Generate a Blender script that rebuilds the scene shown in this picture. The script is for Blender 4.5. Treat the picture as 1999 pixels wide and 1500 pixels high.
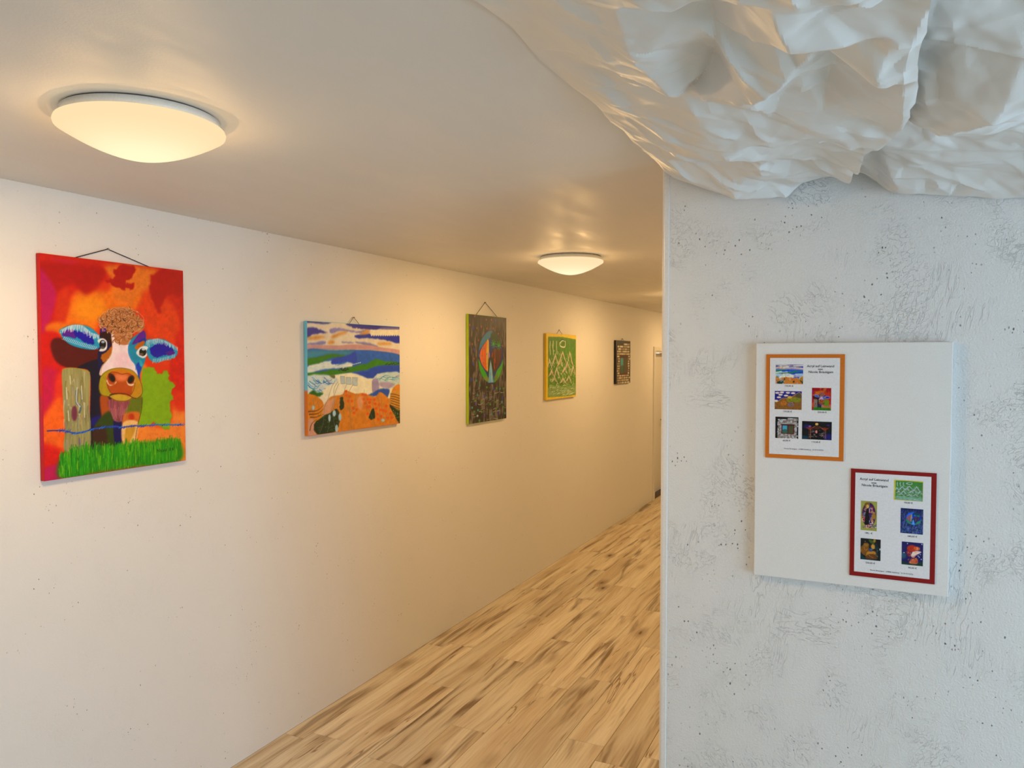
import bpy, bmesh, math, random
import numpy as np
from mathutils import Vector, Matrix
from mathutils.geometry import delaunay_2d_cdt
from mathutils.bvhtree import BVHTree

for _o in list(bpy.data.objects): bpy.data.objects.remove(_o)
SC = bpy.context.scene
COL = SC.collection

# ------------------------------------------------------------------ camera
CAM_H = 1.88
yaw, pitch = 0.44425, 0.034653
fwd = Vector((-math.sin(yaw)*math.cos(pitch), math.cos(yaw)*math.cos(pitch), -math.sin(pitch)))
rgt = Vector((math.cos(yaw), math.sin(yaw), 0))
upv = rgt.cross(fwd)
cd = bpy.data.cameras.new('camera'); cd.sensor_width = 36; cd.lens = 36*1500/1999
cd.clip_start = 0.02
cam = bpy.data.objects.new('camera', cd); COL.objects.link(cam)
cam.matrix_world = Matrix(((rgt.x, upv.x, -fwd.x, 0), (rgt.y, upv.y, -fwd.y, 0), (rgt.z, upv.z, -fwd.z, CAM_H), (0, 0, 0, 1)))
SC.camera = cam

# ------------------------------------------------------------------ daylight and exposure
SKY_STRENGTH = 9.8
SKY_COLOR = (0.59, 0.79, 1.0)
LAMP_WATT = 6.4           # each of the small light sources inside a ceiling light
LAMP_COLOR = (1.0, 0.61, 0.25)
SC.view_settings.view_transform = 'Standard'; SC.view_settings.look = 'None'
SC.view_settings.exposure = -0.22; SC.view_settings.gamma = 1.0
SC.view_settings.use_curve_mapping = False
W = bpy.data.worlds.new('overcast_sky'); SC.world = W; W.use_nodes = True
bg = W.node_tree.nodes['Background']; bg.inputs[0].default_value = SKY_COLOR + (1,); bg.inputs[1].default_value = SKY_STRENGTH

# room dimensions (metres): corridor runs along +Y, camera stands at the origin
XL = -2.65        # left wall face
H = 2.477         # ceiling
YF = 2.33         # face of the wall that carries the white board
XC = -0.600       # left corner of that wall = right side of the corridor
XR = 3.05         # window wall
YB = -3.0         # back wall
YE = 12.0         # end of the corridor
WY0, WY1, WZ0, WZ1 = -0.75, 1.9, 0.25, 2.25    # window opening

pl = bpy.data.lights.new('window_daylight', 'AREA'); pl.shape = 'RECTANGLE'
pl.size = WZ1-WZ0; pl.size_y = WY1-WY0; pl.cycles.is_portal = True
plo = bpy.data.objects.new('window_daylight', pl); COL.objects.link(plo)
plo.location = (XR+0.26, (WY0+WY1)/2, (WZ0+WZ1)/2); plo.rotation_euler = (0, math.pi/2, 0)

# ------------------------------------------------------------------ helpers
def lin(c):
    c = np.asarray(c, dtype=float)/255.0
    return np.where(c <= 0.04045, c/12.92, ((c+0.055)/1.055)**2.4)

def rgba(c): return tuple(float(v) for v in lin(c))+(1.0,)

def link(o, parent=None):
    COL.objects.link(o)
    if parent: o.parent = parent
    return o

def obj(name, bm, mat, parent=None, smooth=False):
    me = bpy.data.meshes.new(name); bm.to_mesh(me); bm.free()
    if mat: me.materials.append(mat)
    if smooth: me.polygons.foreach_set('use_smooth', [True]*len(me.polygons))
    return link(bpy.data.objects.new(name, me), parent)

def tag(o, label, cat, group=None):
    o['label'] = label; o['category'] = cat
    if group: o['group'] = group
    return o

def struct(o, label=None):
    o['kind'] = 'structure'
    if label: o['label'] = label
    return o

def empty(name, loc=(0, 0, 0)):
    o = bpy.data.objects.new(name, None); o.location = loc; o.empty_display_size = 0.1
    return link(o)

def box(bm, x0, x1, y0, y1, z0, z1):
    vs = [bm.verts.new(p) for p in ((x0,y0,z0),(x1,y0,z0),(x1,y1,z0),(x0,y1,z0),(x0,y0,z1),(x1,y0,z1),(x1,y1,z1),(x0,y1,z1))]
    for f in ((0,3,2,1),(4,5,6,7),(0,1,5,4),(1,2,6,5),(2,3,7,6),(3,0,4,7)): bm.faces.new([vs[i] for i in f])
    return vs

def boxes(*bs):
    bm = bmesh.new()
    for b in bs: box(bm, *b)
    return bm

def bevel(bm, w, seg=2):
    bmesh.ops.bevel(bm, geom=list(bm.edges), offset=w, segments=seg, affect='EDGES', profile=0.6)
    return bm

def tube(bm, pts, r, n=8):
    pts = [Vector(p) for p in pts]; rings = []
    for i, p in enumerate(pts):
        d = (pts[min(i+1, len(pts)-1)]-pts[max(i-1, 0)]).normalized()
        a = d.cross(Vector((1, 0, 0)))
        if a.length < 0.1: a = d.cross(Vector((0, 0, 1)))
        a.normalize(); b = d.cross(a)
        rings.append([bm.verts.new(p+r*(a*math.cos(t)+b*math.sin(t))) for t in (2*math.pi*k/n for k in range(n))])
    for q, w in zip(rings, rings[1:]):
        for k in range(n): bm.faces.new((q[k], q[(k+1) % n], w[(k+1) % n], w[k]))
    bm.faces.new(rings[0][::-1]); bm.faces.new(rings[-1])
    return bm

def lathe(prof, n=96):
    bm = bmesh.new(); rings = []
    for r, z in prof:
        if r < 1e-6: rings.append([bm.verts.new((0, 0, z))])
        else: rings.append([bm.verts.new((r*math.cos(2*math.pi*k/n), r*math.sin(2*math.pi*k/n), z)) for k in range(n)])
    for a, b in zip(rings, rings[1:]):
        for k in range(n):
            k2 = (k+1) % n
            if len(a) == 1: bm.faces.new((a[0], b[k2], b[k]))
            elif len(b) == 1: bm.faces.new((a[k], a[k2], b[0]))
            else: bm.faces.new((a[k], a[k2], b[k2], b[k]))
    bmesh.ops.recalc_face_normals(bm, faces=bm.faces)
    return bm

# ------------------------------------------------------------------ materials
class NT:
    def __init__(s, name):
        s.m = bpy.data.materials.new(name); s.m.use_nodes = True
        s.t = s.m.node_tree; s.t.nodes.clear()
        s.out = s.n('ShaderNodeOutputMaterial')
    def n(s, kind, **kw):
        nd = s.t.nodes.new(kind)
        for k, v in kw.items(): setattr(nd, k, v)
        return nd
    def set(s, nd, **kw):
        for k, v in kw.items():
            sock = nd.inputs[k.replace('_', ' ')]
            if isinstance(v, bpy.types.NodeSocket): s.t.links.new(v, sock)
            else: sock.default_value = v
        return nd
    def l(s, a, b): s.t.links.new(a, b)
    def math(s, op, a, b=None, c=None, clamp=False):
        nd = s.n('ShaderNodeMath', operation=op, use_clamp=clamp)
        for i, v in enumerate((a, b, c)):
            if v is None: continue
            if isinstance(v, bpy.types.NodeSocket): s.l(v, nd.inputs[i])
            else: nd.inputs[i].default_value = v
        return nd.outputs[0]
    def noise(s, vec, scale, detail=4, rough=0.5, dist=0.0):
        nd = s.n('ShaderNodeTexNoise')
        nd.inputs['Scale'].default_value = scale; nd.inputs['Detail'].default_value = detail
        nd.inputs['Roughness'].default_value = rough; nd.inputs['Distortion'].default_value = dist
        s.l(vec, nd.inputs['Vector']); return nd.outputs[0]
    def voro(s, vec, scale, feature='F1'):
        nd = s.n('ShaderNodeTexVoronoi', feature=feature); nd.inputs['Scale'].default_value = scale
        s.l(vec, nd.inputs['Vector']); return nd
    def mapping(s, vec, scale=(1, 1, 1), rot=(0, 0, 0), loc=(0, 0, 0)):
        nd = s.n('ShaderNodeMapping'); s.l(vec, nd.inputs[0])
        nd.inputs['Location'].default_value = loc; nd.inputs['Rotation'].default_value = rot; nd.inputs['Scale'].default_value = scale
        return nd.outputs[0]
    def ramp(s, v, lo, hi, a=0.0, b=1.0, smooth=True):
        nd = s.n('ShaderNodeMapRange', interpolation_type='SMOOTHSTEP' if smooth else 'LINEAR')
        s.l(v, nd.inputs[0])
        for i, q in enumerate((lo, hi, a, b)): nd.inputs[i+1].default_value = q
        return nd.outputs[0]
    def mix(s, fac, a, b, blend='MIX'):
        nd = s.n('ShaderNodeMix', data_type='RGBA', blend_type=blend)
        for sock, v in ((nd.inputs[0], fac), (nd.inputs[6], a), (nd.inputs[7], b)):
            if isinstance(v, bpy.types.NodeSocket): s.l(v, sock)
            else: sock.default_value = v
        return nd.outputs[2]
    def bump(s, h, strength, dist, normal=None):
        nd = s.n('ShaderNodeBump'); s.l(h, nd.inputs['Height'])
        nd.inputs['Strength'].default_value = strength; nd.inputs['Distance'].default_value = dist
        if normal: s.l(normal, nd.inputs['Normal'])
        return nd.outputs[0]
    def bsdf(s, color, rough=0.5, normal=None, spec=0.5, **kw):
        nd = s.n('ShaderNodeBsdfPrincipled')
        s.set(nd, Base_Color=color, Roughness=rough, **kw)
        nd.inputs['Specular IOR Level'].default_value = spec
        if normal: s.l(normal, nd.inputs['Normal'])
        s.l(nd.outputs[0], s.out.inputs[0]); return nd
    def coord(s, kind='Object'): return s.n('ShaderNodeTexCoord').outputs[kind]

def flat(name, color, rough=0.5, spec=0.5, bump=0.0, scale=200):
    t = NT(name); c = t.coord()
    n = t.noise(c, scale, 3)
    col = t.mix(t.ramp(n, 0.3, 0.7), tuple(v*0.94 for v in color[:3])+(1,), color)
    t.bsdf(col, rough, t.bump(n, bump, 0.002) if bump else None, spec)
    return t.m

def plaster(name, color, pits, scratch, relief):
    """painted lime plaster: fine brush relief, trowel scratches and clusters of little dark pits"""
    t = NT(name); c = t.coord()
    warp = t.n('ShaderNodeVectorMath', operation='MULTIPLY_ADD')
    nz = t.n('ShaderNodeTexNoise'); nz.inputs['Scale'].default_value = 9; t.l(c, nz.inputs['Vector'])
    t.l(nz.outputs[1], warp.inputs[0]); warp.inputs[1].default_value = (0.025, 0.025, 0.025); t.l(c, warp.inputs[2])
    wv = warp.outputs[0]
    fine = t.noise(c, 210, 3, 0.55)
    broad = t.noise(c, 14, 3, 0.5)
    hgt = t.math('MULTIPLY', fine, 0.9)
    hgt = t.math('MULTIPLY_ADD', broad, 0.6, hgt)
    # trowel scratches: stretched noise in three directions, sharpened to thin grooves
    grooves = None
    for rot, off in (((0.5, 0.6, 0.0), 0.0), ((-0.8, -0.7, 0.0), 7.0), ((1.4, 1.3, 0.0), 13.0), ((0.1, -0.15, 0.0), 23.0)):
        m = t.mapping(t.mapping(wv, (1, 1, 1), rot, (off, off, off)), (85, 85, 5))
        g = t.math('ABSOLUTE', t.math('SUBTRACT', t.noise(m, 1.0, 2, 0.5), 0.5))
        g = t.ramp(g, 0.0, 0.018, 1.0, 0.0)
        gate = t.ramp(t.noise(t.mapping(c, (1, 1, 1), (0, 0, 0), (off*3, 2, off)), 5.0, 2), 0.57, 0.68)
        g = t.math('MULTIPLY', g, gate)
        grooves = g if grooves is None else t.math('MAXIMUM', grooves, g)
    # pits
    v = t.voro(t.mapping(wv, (1, 1, 0.75)), 95)
    sep = t.n('ShaderNodeSeparateColor'); t.l(v.outputs['Color'], sep.inputs[0])
    dd = t.math('MULTIPLY_ADD', t.noise(c, 330, 2), 0.30, v.outputs['Distance'])
    dd = t.math('MULTIPLY_ADD', sep.outputs[2], 0.16, dd)
    pit = t.ramp(dd, 0.30, 0.41, 1.0, 0.0)
    keep = t.math('GREATER_THAN', sep.outputs[0], 1.0-pits)
    cl = t.ramp(t.noise(c, 6.5, 3, 0.6), 0.47, 0.62)
    stray = t.math('GREATER_THAN', sep.outputs[1], 0.93)
    keep = t.math('MULTIPLY', keep, t.math('MAXIMUM', cl, stray))
    pit = t.math('MULTIPLY', pit, keep)
    hgt = t.math('MULTIPLY_ADD', grooves, -scratch*0.8, hgt)
    hgt = t.math('MULTIPLY_ADD', pit, -2.2, hgt)
    dark = t.math('MAXIMUM', pit, t.math('MULTIPLY', grooves, 0.16*scratch))
    col = t.mix(dark, color, tuple(v*0.22 for v in color[:3])+(1,))
    t.bsdf(col, 0.62, t.bump(hgt, relief, 0.0022), 0.3)
    return t.m

M = {}
WHITE = (0.83, 0.825, 0.815, 1)
M['wall_left'] = plaster('wall_plaster_smooth', WHITE, 0.28, 0.35, 0.5)
M['wall_front'] = plaster('wall_plaster_rough', (0.77, 0.775, 0.77, 1), 0.5, 1.0, 0.8)
M['wall'] = flat('wall_paint', WHITE, 0.7, 0.2, 0.2, 180)

t = NT('ceiling_satin_paint'); c = t.coord()
a = t.noise(c, 150, 3, 0.6); b = t.noise(t.mapping(c, (1.0, 0.22, 1.0), (0, 0, 0.25)), 9, 4, 0.6)
nrm = t.bump(a, 0.38, 0.0018, t.bump(b, 0.16, 0.004))
t.bsdf((0.76, 0.745, 0.72, 1), t.ramp(b, 0.35, 0.65, 0.44, 0.58), nrm, 0.42)
M['ceiling'] = t.m

M['trim'] = flat('trim_white_gloss', (0.82, 0.82, 0.81, 1), 0.28, 0.5)
M['door'] = flat('door_white_lacquer', (0.80, 0.79, 0.76, 1), 0.35, 0.5)
M['grout'] = flat('floor_joint_brown', (0.13, 0.09, 0.05, 1), 0.8, 0.2)
M['lampbase'] = flat('lamp_base_white_metal', (0.82, 0.80, 0.76, 1), 0.35, 0.5)
M['lampgap'] = flat('lamp_gasket_grey', (0.12, 0.10, 0.09, 1), 0.7, 0.2)
M['board'] = flat('white_primed_canvas', (0.84, 0.84, 0.83, 1), 0.7, 0.2, 0.35, 700)
M['cord_black'] = flat('cord_black', (0.012, 0.011, 0.012, 1), 0.6, 0.3)
M['cord_brown'] = flat('cord_tan', (0.30, 0.20, 0.11, 1), 0.7, 0.3)
M['cord_dark'] = flat('cord_dark_brown', (0.07, 0.045, 0.02, 1), 0.7, 0.3)
M['nail'] = flat('nail_steel', (0.25, 0.24, 0.22, 1), 0.35, 0.6)
M['orange'] = flat('card_orange', (0.66, 0.18, 0.012, 1), 0.5, 0.3)
M['red'] = flat('card_dark_red', (0.27, 0.006, 0.005, 1), 0.5, 0.3)
M['sheet'] = flat('laminated_white_sheet', (0.82, 0.83, 0.87, 1), 0.12, 0.5)
M['ink'] = flat('print_ink_navy', (0.015, 0.015, 0.05, 1), 0.5, 0.3)
M['frame'] = flat('window_frame_white', (0.8, 0.8, 0.8, 1), 0.35, 0.5)

t = NT('window_glass'); gl = t.n('ShaderNodeBsdfTransparent'); gl.inputs[0].default_value = (0.94, 0.96, 0.96, 1)
gg = t.n('ShaderNodeBsdfGlossy'); gg.inputs['Roughness'].default_value = 0.02
mx = t.n('ShaderNodeMixShader'); mx.inputs[0].default_value = 0.05
t.l(gl.outputs[0], mx.inputs[1]); t.l(gg.outputs[0], mx.inputs[2]); t.l(mx.outputs[0], t.out.inputs[0])
M['glass'] = t.m

# crumpled wrapping paper
t = NT('white_wrapping_paper'); c = t.coord()
n1 = t.noise(c, 45, 4, 0.6, 0.6); n2 = t.noise(c, 260, 2)
hb = t.math('MULTIPLY_ADD', n2, 0.08, n1)
nrm = t.bump(hb, 0.06, 0.003)
pr = t.bsdf((0.78, 0.785, 0.78, 1), 0.40, nrm, 0.45)
tr = t.n('ShaderNodeBsdfTranslucent'); tr.inputs[0].default_value = (0.8, 0.8, 0.78, 1)
mx = t.n('ShaderNodeMixShader'); mx.inputs[0].default_value = 0.06
t.l(pr.outputs[0], mx.inputs[1]); t.l(tr.outputs[0], mx.inputs[2]); t.l(mx.outputs[0], t.out.inputs[0])
M['paper'] = t.m

# wood-look planks: grain runs along local Y, every plank shifted by its own random value
t = NT('wood_plank_oak'); c = t.coord()
oi = t.n('ShaderNodeObjectInfo')
off = t.n('ShaderNodeVectorMath', operation='MULTIPLY_ADD')
cmb = t.n('ShaderNodeCombineXYZ')
for i, k in enumerate((37.0, 91.0, 53.0)): t.l(t.math('MULTIPLY', oi.outputs['Random'], k), cmb.inputs[i])
off.inputs[1].default_value = (1, 1, 1); t.l(c, off.inputs[0]); t.l(cmb.outputs[0], off.inputs[2])
p = off.outputs[0]
wob = t.n('ShaderNodeVectorMath', operation='MULTIPLY_ADD')
wn = t.n('ShaderNodeTexNoise'); wn.inputs['Scale'].default_value = 3.2; wn.inputs['Detail'].default_value = 2
t.l(t.mapping(p, (1, 0.55, 1)), wn.inputs['Vector'])
t.l(wn.outputs[1], wob.inputs[0]); wob.inputs[1].default_value = (0.055, 0.0, 0.0); t.l(p, wob.inputs[2])
q = wob.outputs[0]
grain = t.noise(t.mapping(q, (95, 3.0, 1)), 1.0, 4, 0.62)
bands = t.noise(t.mapping(q, (13, 0.75, 1)), 1.0, 3, 0.55, 0.35)
smoke = t.noise(t.mapping(q, (15, 1.05, 1), (0, 0, 0), (5, 3, 1)), 1.0, 3, 0.6, 0.45)
col = t.mix(t.ramp(bands, 0.30, 0.70), (0.66, 0.53, 0.35, 1), (0.86, 0.77, 0.59, 1))
col = t.mix(t.ramp(grain, 0.42, 0.75, 0.0, 0.34), col, (0.36, 0.23, 0.12, 1))
col = t.mix(t.ramp(smoke, 0.52, 0.72, 0.0, 0.9), col, (0.19, 0.105, 0.042, 1))
# flame lines at the edge of the dark figure
fl = t.math('ABSOLUTE', t.math('SUBTRACT', bands, 0.455))
fl = t.ramp(fl, 0.0, 0.013, 1.0, 0.0)
fl = t.math('MULTIPLY', fl, t.ramp(t.noise(t.mapping(p, (4, 1.1, 1)), 1.0, 1), 0.48, 0.6))
col = t.mix(t.math('MULTIPLY', fl, 0.8), col, (0.20, 0.11, 0.045, 1))
# knots
kv = t.voro(t.mapping(q, (6.0, 2.2, 0.0)), 1.0)
ks = t.n('ShaderNodeSeparateColor'); t.l(kv.outputs['Color'], ks.inputs[0])
kd = t.math('ADD', kv.outputs['Distance'], t.math('MULTIPLY', t.noise(p, 40, 2), 0.05))
kgate = t.math('GREATER_THAN', ks.outputs[0], 0.48)
halo = t.math('MULTIPLY', t.ramp(kd, 0.06, 0.40, 0.75, 0.0), kgate)
core = t.math('MULTIPLY', t.ramp(kd, 0.07, 0.13, 0.95, 0.0), kgate)
col = t.mix(halo, col, (0.27, 0.155, 0.065, 1))
col = t.mix(core, col, (0.085, 0.042, 0.016, 1))
tone = t.ramp(oi.outputs['Random'], 0, 1, 0.90, 1.08, False)
hsv = t.n('ShaderNodeHueSaturation'); t.l(col, hsv.inputs['Color']); t.l(tone, hsv.inputs['Value'])
t.bsdf(hsv.outputs[0], t.ramp(grain, 0.3, 0.7, 0.42, 0.55), t.bump(grain, 0.12, 0.001), 0.4)
M['plank'] = t.m

def painted(name, rough=0.42, weave=0.25):
    t = NT(name); at = t.n('ShaderNodeAttribute', attribute_name='paint')
    c = t.coord(); h = t.math('MULTIPLY_ADD', t.noise(c, 700, 2), 0.5, t.noise(c, 90, 3))
    t.bsdf(at.outputs['Color'], rough, t.bump(h, weave, 0.0015), 0.35)
    return t.m
M['paint'] = painted('acrylic_paint')
M['print'] = painted('photo_print', 0.14, 0.0)

# ------------------------------------------------------------------ structure
struct(obj('ceiling', boxes((XL-0.35, XR+0.3, YB-0.2, YE+0.2, H, H+0.15)), M['ceiling']), 'white satin painted ceiling running on into the corridor')
# left wall with the doorway near the far end of the corridor
DY0, DY1, DZ = 9.92, 10.80, 1.965
struct(obj('wall_left', boxes((XL-0.3, XL, YB-0.2, DY0, 0, H), (XL-0.3, XL, DY0, DY1, DZ, H), (XL-0.3, XL, DY1, YE+0.2, 0, H)), M['wall_left']),
       'long white plastered wall hung with five paintings')
struct(obj('wall_front', boxes((XC+0.012, XR, YF, YF+0.16, 0, H)), M['wall_front']), 'rough white plastered wall carrying the white board')
struct(obj('wall_corridor', boxes((XC, XC+0.16, YF+0.014, YE, 0, H)), M['wall']), 'white wall on the hidden side of the corridor')
struct(obj('wall_end', boxes((XL-0.3, XC+0.2, YE, YE+0.2, 0, H)), M['wall']), 'white wall closing the corridor')
struct(obj('wall_back', boxes((XL-0.3, XR+0.3, YB-0.2, YB, 0, H)), M['wall']), 'white wall behind the viewer')
struct(obj('wall_right', boxes((XR, XR+0.25, YB, WY0, 0, H), (XR, XR+0.25, WY1, YF+0.16, 0, H), (XR, XR+0.25, WY0, WY1, 0, WZ0), (XR, XR+0.25, WY0, WY1, WZ1, H)), M['wall']),
       'white wall with the large window')
# rounded corner bead on the free corner of the front wall
bm = bmesh.new(); prof = []
for k in range(9):
    an = math.pi*k/16
    prof.append((XC+0.010-0.012*math.sin(math.pi/2-an)*1.0, YF+0.010-0.012*math.sin(an)))
prof = [(XC-0.002, YF+0.03)] + prof + [(XC+0.020, YF-0.002), (XC+0.0225, YF+0.001), (XC+0.0225, YF+0.03)]
lo = [bm.verts.new((x, y, 0.0)) for x, y in prof]; hi = [bm.verts.new((x, y, H)) for x, y in prof]
for i in range(len(prof)):
    j = (i+1) % len(prof); bm.faces.new((lo[i], lo[j], hi[j], hi[i]))
bmesh.ops.recalc_face_normals(bm, faces=bm.faces)
struct(obj('trim_1', bm, M['trim']), 'rounded white corner bead on the wall edge')

# window_1: frame, mullion, sill, panes
w1 = struct(empty('window_1', (XR+0.12, (WY0+WY1)/2, WZ0)), 'large white framed window to the right of the view')
cy = (WY0+WY1)/2
def wb(y0, y1, z0, z1, d=0.035): return (-d, d, y0-cy, y1-cy, z0-WZ0, z1-WZ0)
obj('window_frame', boxes(wb(WY0, WY0+0.07, WZ0, WZ1), wb(WY1-0.07, WY1, WZ0, WZ1), wb(WY0+0.07, WY1-0.07, WZ0, WZ0+0.07), wb(WY0+0.07, WY1-0.07, WZ1-0.07, WZ1)), M['frame'], w1)
obj('mullion', boxes(wb(cy-0.04, cy+0.04, WZ0+0.07, WZ1-0.07)), M['frame'], w1)
for y0, y1 in ((WY0+0.07, cy-0.04), (cy+0.04, WY1-0.07)):
    obj('pane', boxes(wb(y0, y1, WZ0+0.07, WZ1-0.07, 0.004)), M['glass'], w1)
obj('window_sill', boxes((-0.20, -0.03, WY0-cy-0.03, WY1-cy+0.03, -0.025, 0.0)), M['frame'], w1)

# door_1 in the left wall
d1 = struct(empty('door_1', (XL, DY0, 0)), 'white door in a white casing at the far end of the left wall')
dw = DY1-DY0
obj('door_casing', boxes((0.0, 0.018, -0.065, 0.0, 0, DZ+0.055), (0.0, 0.018, dw, dw+0.065, 0, DZ+0.055), (0.0, 0.018, 0.0, dw, DZ, DZ+0.055)), M['door'], d1)
obj('door_jamb', boxes((-0.16, 0.0, 0.0, 0.025, 0, DZ), (-0.16, 0.0, dw-0.025, dw, 0, DZ), (-0.16, 0.0, 0.025, dw-0.025, DZ-0.025, DZ)), M['door'], d1)
obj('door_leaf', bevel(boxes((-0.155, -0.115, 0.028, dw-0.028, 0.008, DZ-0.028)), 0.003, 1), M['door'], d1)
bm = bmesh.new(); tube(bm, ((-0.115, dw-0.10, 1.0), (-0.06, dw-0.10, 1.0), (-0.06, dw-0.22, 1.0)), 0.009)
obj('door_handle', bm, M['nail'], d1, True)

# floor: a slab with every plank on it
fl = struct(obj('floor', boxes((XL-0.3, XR+0.3, YB-0.2, YE+0.2, -0.12, -0.0035)), M['grout']), 'floor of pale oak planks with dark knots')
PL, PW, GAP = 1.335, 0.195, 0.0016
rng = random.Random(11)
known = {0: 2.924, 1: 2.99, 2: 3.74, 3: 2.915, 4: 3.36, 5: 4.008, 6: 4.20, 7: 3.486}
pcache = {}
def plank_mesh(w, l):
    key = (round(w, 3), round(l, 3))
    if key in pcache: return pcache[key]
    bm = bmesh.new(); c = 0.0012
    g = GAP/2
    r = [[bm.verts.new((x, y, z)) for x, y in ((g+i, g+i), (w-g-i, g+i), (w-g-i, l-g-i), (g+i, l-g-i))] for i, z in ((0, -0.0034), (0, -c), (c, 0.0))]
    for a, b in zip(r, r[1:]):
        for k in range(4): bm.faces.new((a[k], a[(k+1) % 4], b[(k+1) % 4], b[k]))
    bm.faces.new(r[2])
    me = bpy.data.meshes.new('plank'); bm.to_mesh(me); bm.free(); me.materials.append(M['plank']); pcache[key] = me
    return me
rows = [(XL, -2.53)]
x = -2.53
while x < XR-0.01: rows.append((x, min(x+PW, XR))); x += PW
nplank = 0
for i, (x0, x1) in enumerate(rows):
    ymax = YE if x1 < XC+0.05 else YF
    j = known.get(i, known[i % 8]+0.37*(i//8)+rng.uniform(-0.2, 0.2))
    y = j-PL*math.ceil((j-YB)/PL)
    while y < ymax-0.01:
        y0, y1 = max(y, YB), min(y+PL, ymax)
        if y1-y0 > 0.02:
            link(bpy.data.objects.new('plank', plank_mesh(x1-x0, y1-y0)), fl).location = (x0, y0, 0)
            nplank += 1
        y += PL
print('planks', nplank)

# ------------------------------------------------------------------ ceiling lights
t = NT('lamp_opal_dome'); c = t.coord()
ln = t.n('ShaderNodeVectorMath', operation='LENGTH'); t.l(t.mapping(c, (1, 1, 0)), ln.inputs[0])
g = t.ramp(ln.outputs['Value'], 0.03, 0.19)
em = t.n('ShaderNodeEmission'); t.l(t.mix(g, (1.0, 0.95, 0.60, 1), (0.96, 0.74, 0.42, 1)), em.inputs[0]); em.inputs[1].default_value = 1.22
t.l(em.outputs[0], t.out.inputs[0]); M['dome'] = t.m

def ceiling_light(x, y, label):
    e = tag(empty('ceiling_light', (x, y, H)), label, 'ceiling light', 'round opal ceiling lights in a row')
    obj('mounting_gasket', lathe([(0.176, 0.0), (0.176, -0.0035), (0.165, -0.0035)]), M['lampgap'], e, False)
    obj('lamp_base', lathe([(0.1765, -0.0035), (0.181, -0.0045), (0.181, -0.026), (0.176, -0.027)]), M['lampbase'], e, True)
    prof = [(0.174, -0.024), (0.186, -0.0235), (0.1925, -0.027), (0.1945, -0.032), (0.193, -0.038)]
    for k in range(1, 25):
        u = k/24; r = 0.193*(1-u)
        prof.append((r if k < 24 else 0.0, -0.108+0.070*(r/0.193)**1.75))
    obj('lamp_shade', lathe(prof), M['dome'], e, True)
    for k in range(7):      # the light the dome gives off, spread over its underside
        ld = bpy.data.lights.new('lamp_light', 'SPOT'); ld.energy = LAMP_WATT; ld.color = LAMP_COLOR; ld.shadow_soft_size = 0.0
        ld.spot_size = math.radians(179); ld.spot_blend = 0.30
        a = 2*math.pi*(k+0.3)/6; rr, zz = (0.14, -0.083) if k < 6 else (0.0, -0.111)
        lo_ = link(bpy.data.objects.new('lamp_light', ld), e); lo_.location = (rr*math.cos(a), rr*math.sin(a), zz)
        tl = math.radians(13) if k < 6 else 0.0
        lo_.rotation_euler = Vector((math.sin(tl)*math.cos(a), math.sin(tl)*math.sin(a), -math.cos(tl))).to_track_quat('-Z', 'Y').to_euler()
    for k in range(16):     # the little that leaves the rim sideways and upwards
        ld = bpy.data.lights.new('lamp_rim_light', 'POINT'); ld.color = LAMP_COLOR; ld.shadow_soft_size = 0.0
        ld.energy = LAMP_WATT*(0.075 if k < 4 else 0.013)
        a, rr, zz = (2*math.pi*(k+0.8)/4, 0.125, -0.135) if k < 4 else (2*math.pi*k/12, 0.19, -0.11)
        link(bpy.data.objects.new('lamp_rim_light', ld), e).location = (rr*math.cos(a), rr*math.sin(a), zz)
    return e
LX = -1.655
ceiling_light(LX, 1.345, 'large round opal ceiling light glowing above the cow painting')
ceiling_light(LX, 4.285, 'small looking round opal ceiling light further down the corridor')
ceiling_light(LX, 7.225, 'round opal ceiling light hidden behind the wall corner, only its glow on the ceiling showing')
ceiling_light(LX, 10.165, 'last round opal ceiling light near the door, out of sight behind the wall corner')

# ------------------------------------------------------------------ draped crumpled paper under the ceiling
def tri_field(pts, hs):
    vs, es, fs, *_r = delaunay_2d_cdt([Vector(p) for p in pts], [], [], 0, 1e-7)
    orig = _r[0]
    z = [hs[o[0]] if o else 0.0 for o in orig]
    return BVHTree.FromPolygons([Vector((v.x, v.y, h)) for v, h in zip(vs, z)], [tuple(f) for f in fs])

def sample(bvh, x, y, default=0.0):
    hit = bvh.ray_cast(Vector((x, y, 5.0)), Vector((0, 0, -1)))[0]
    return hit.z if hit else default

def crumple_field(rg, size, stretch, ang, x0, x1, y0, y1):
    """random creased facets; cells `size` across, `stretch` times longer along `ang`"""
    ca, sa = math.cos(ang), math.sin(ang); cx_, cy_ = (x0+x1)/2, (y0+y1)/2
    rad = math.hypot(x1-x0, y1-y0)/2+size*stretch*2
    pts = []; hs = []
    nu, nv = int(2*rad/(size*stretch)), int(2*rad/size)
    for i in range(nu+1):
        for j in range(nv+1):
            u = -rad+(i+rg.uniform(-0.47, 0.47)+(0.5 if j % 2 else 0))*size*stretch
            v = -rad+(j+rg.uniform(-0.47, 0.47))*size
            x, y = cx_+u*ca-v*sa, cy_+u*sa+v*ca
            if x0-0.12 < x < x1+0.12 and y0-0.12 < y < y1+0.12:
                pts.append((x, y)); hs.append(rg.choice((-1, 1))*rg.uniform(0.2, 1.0))
    return tri_field(pts, hs)

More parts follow.
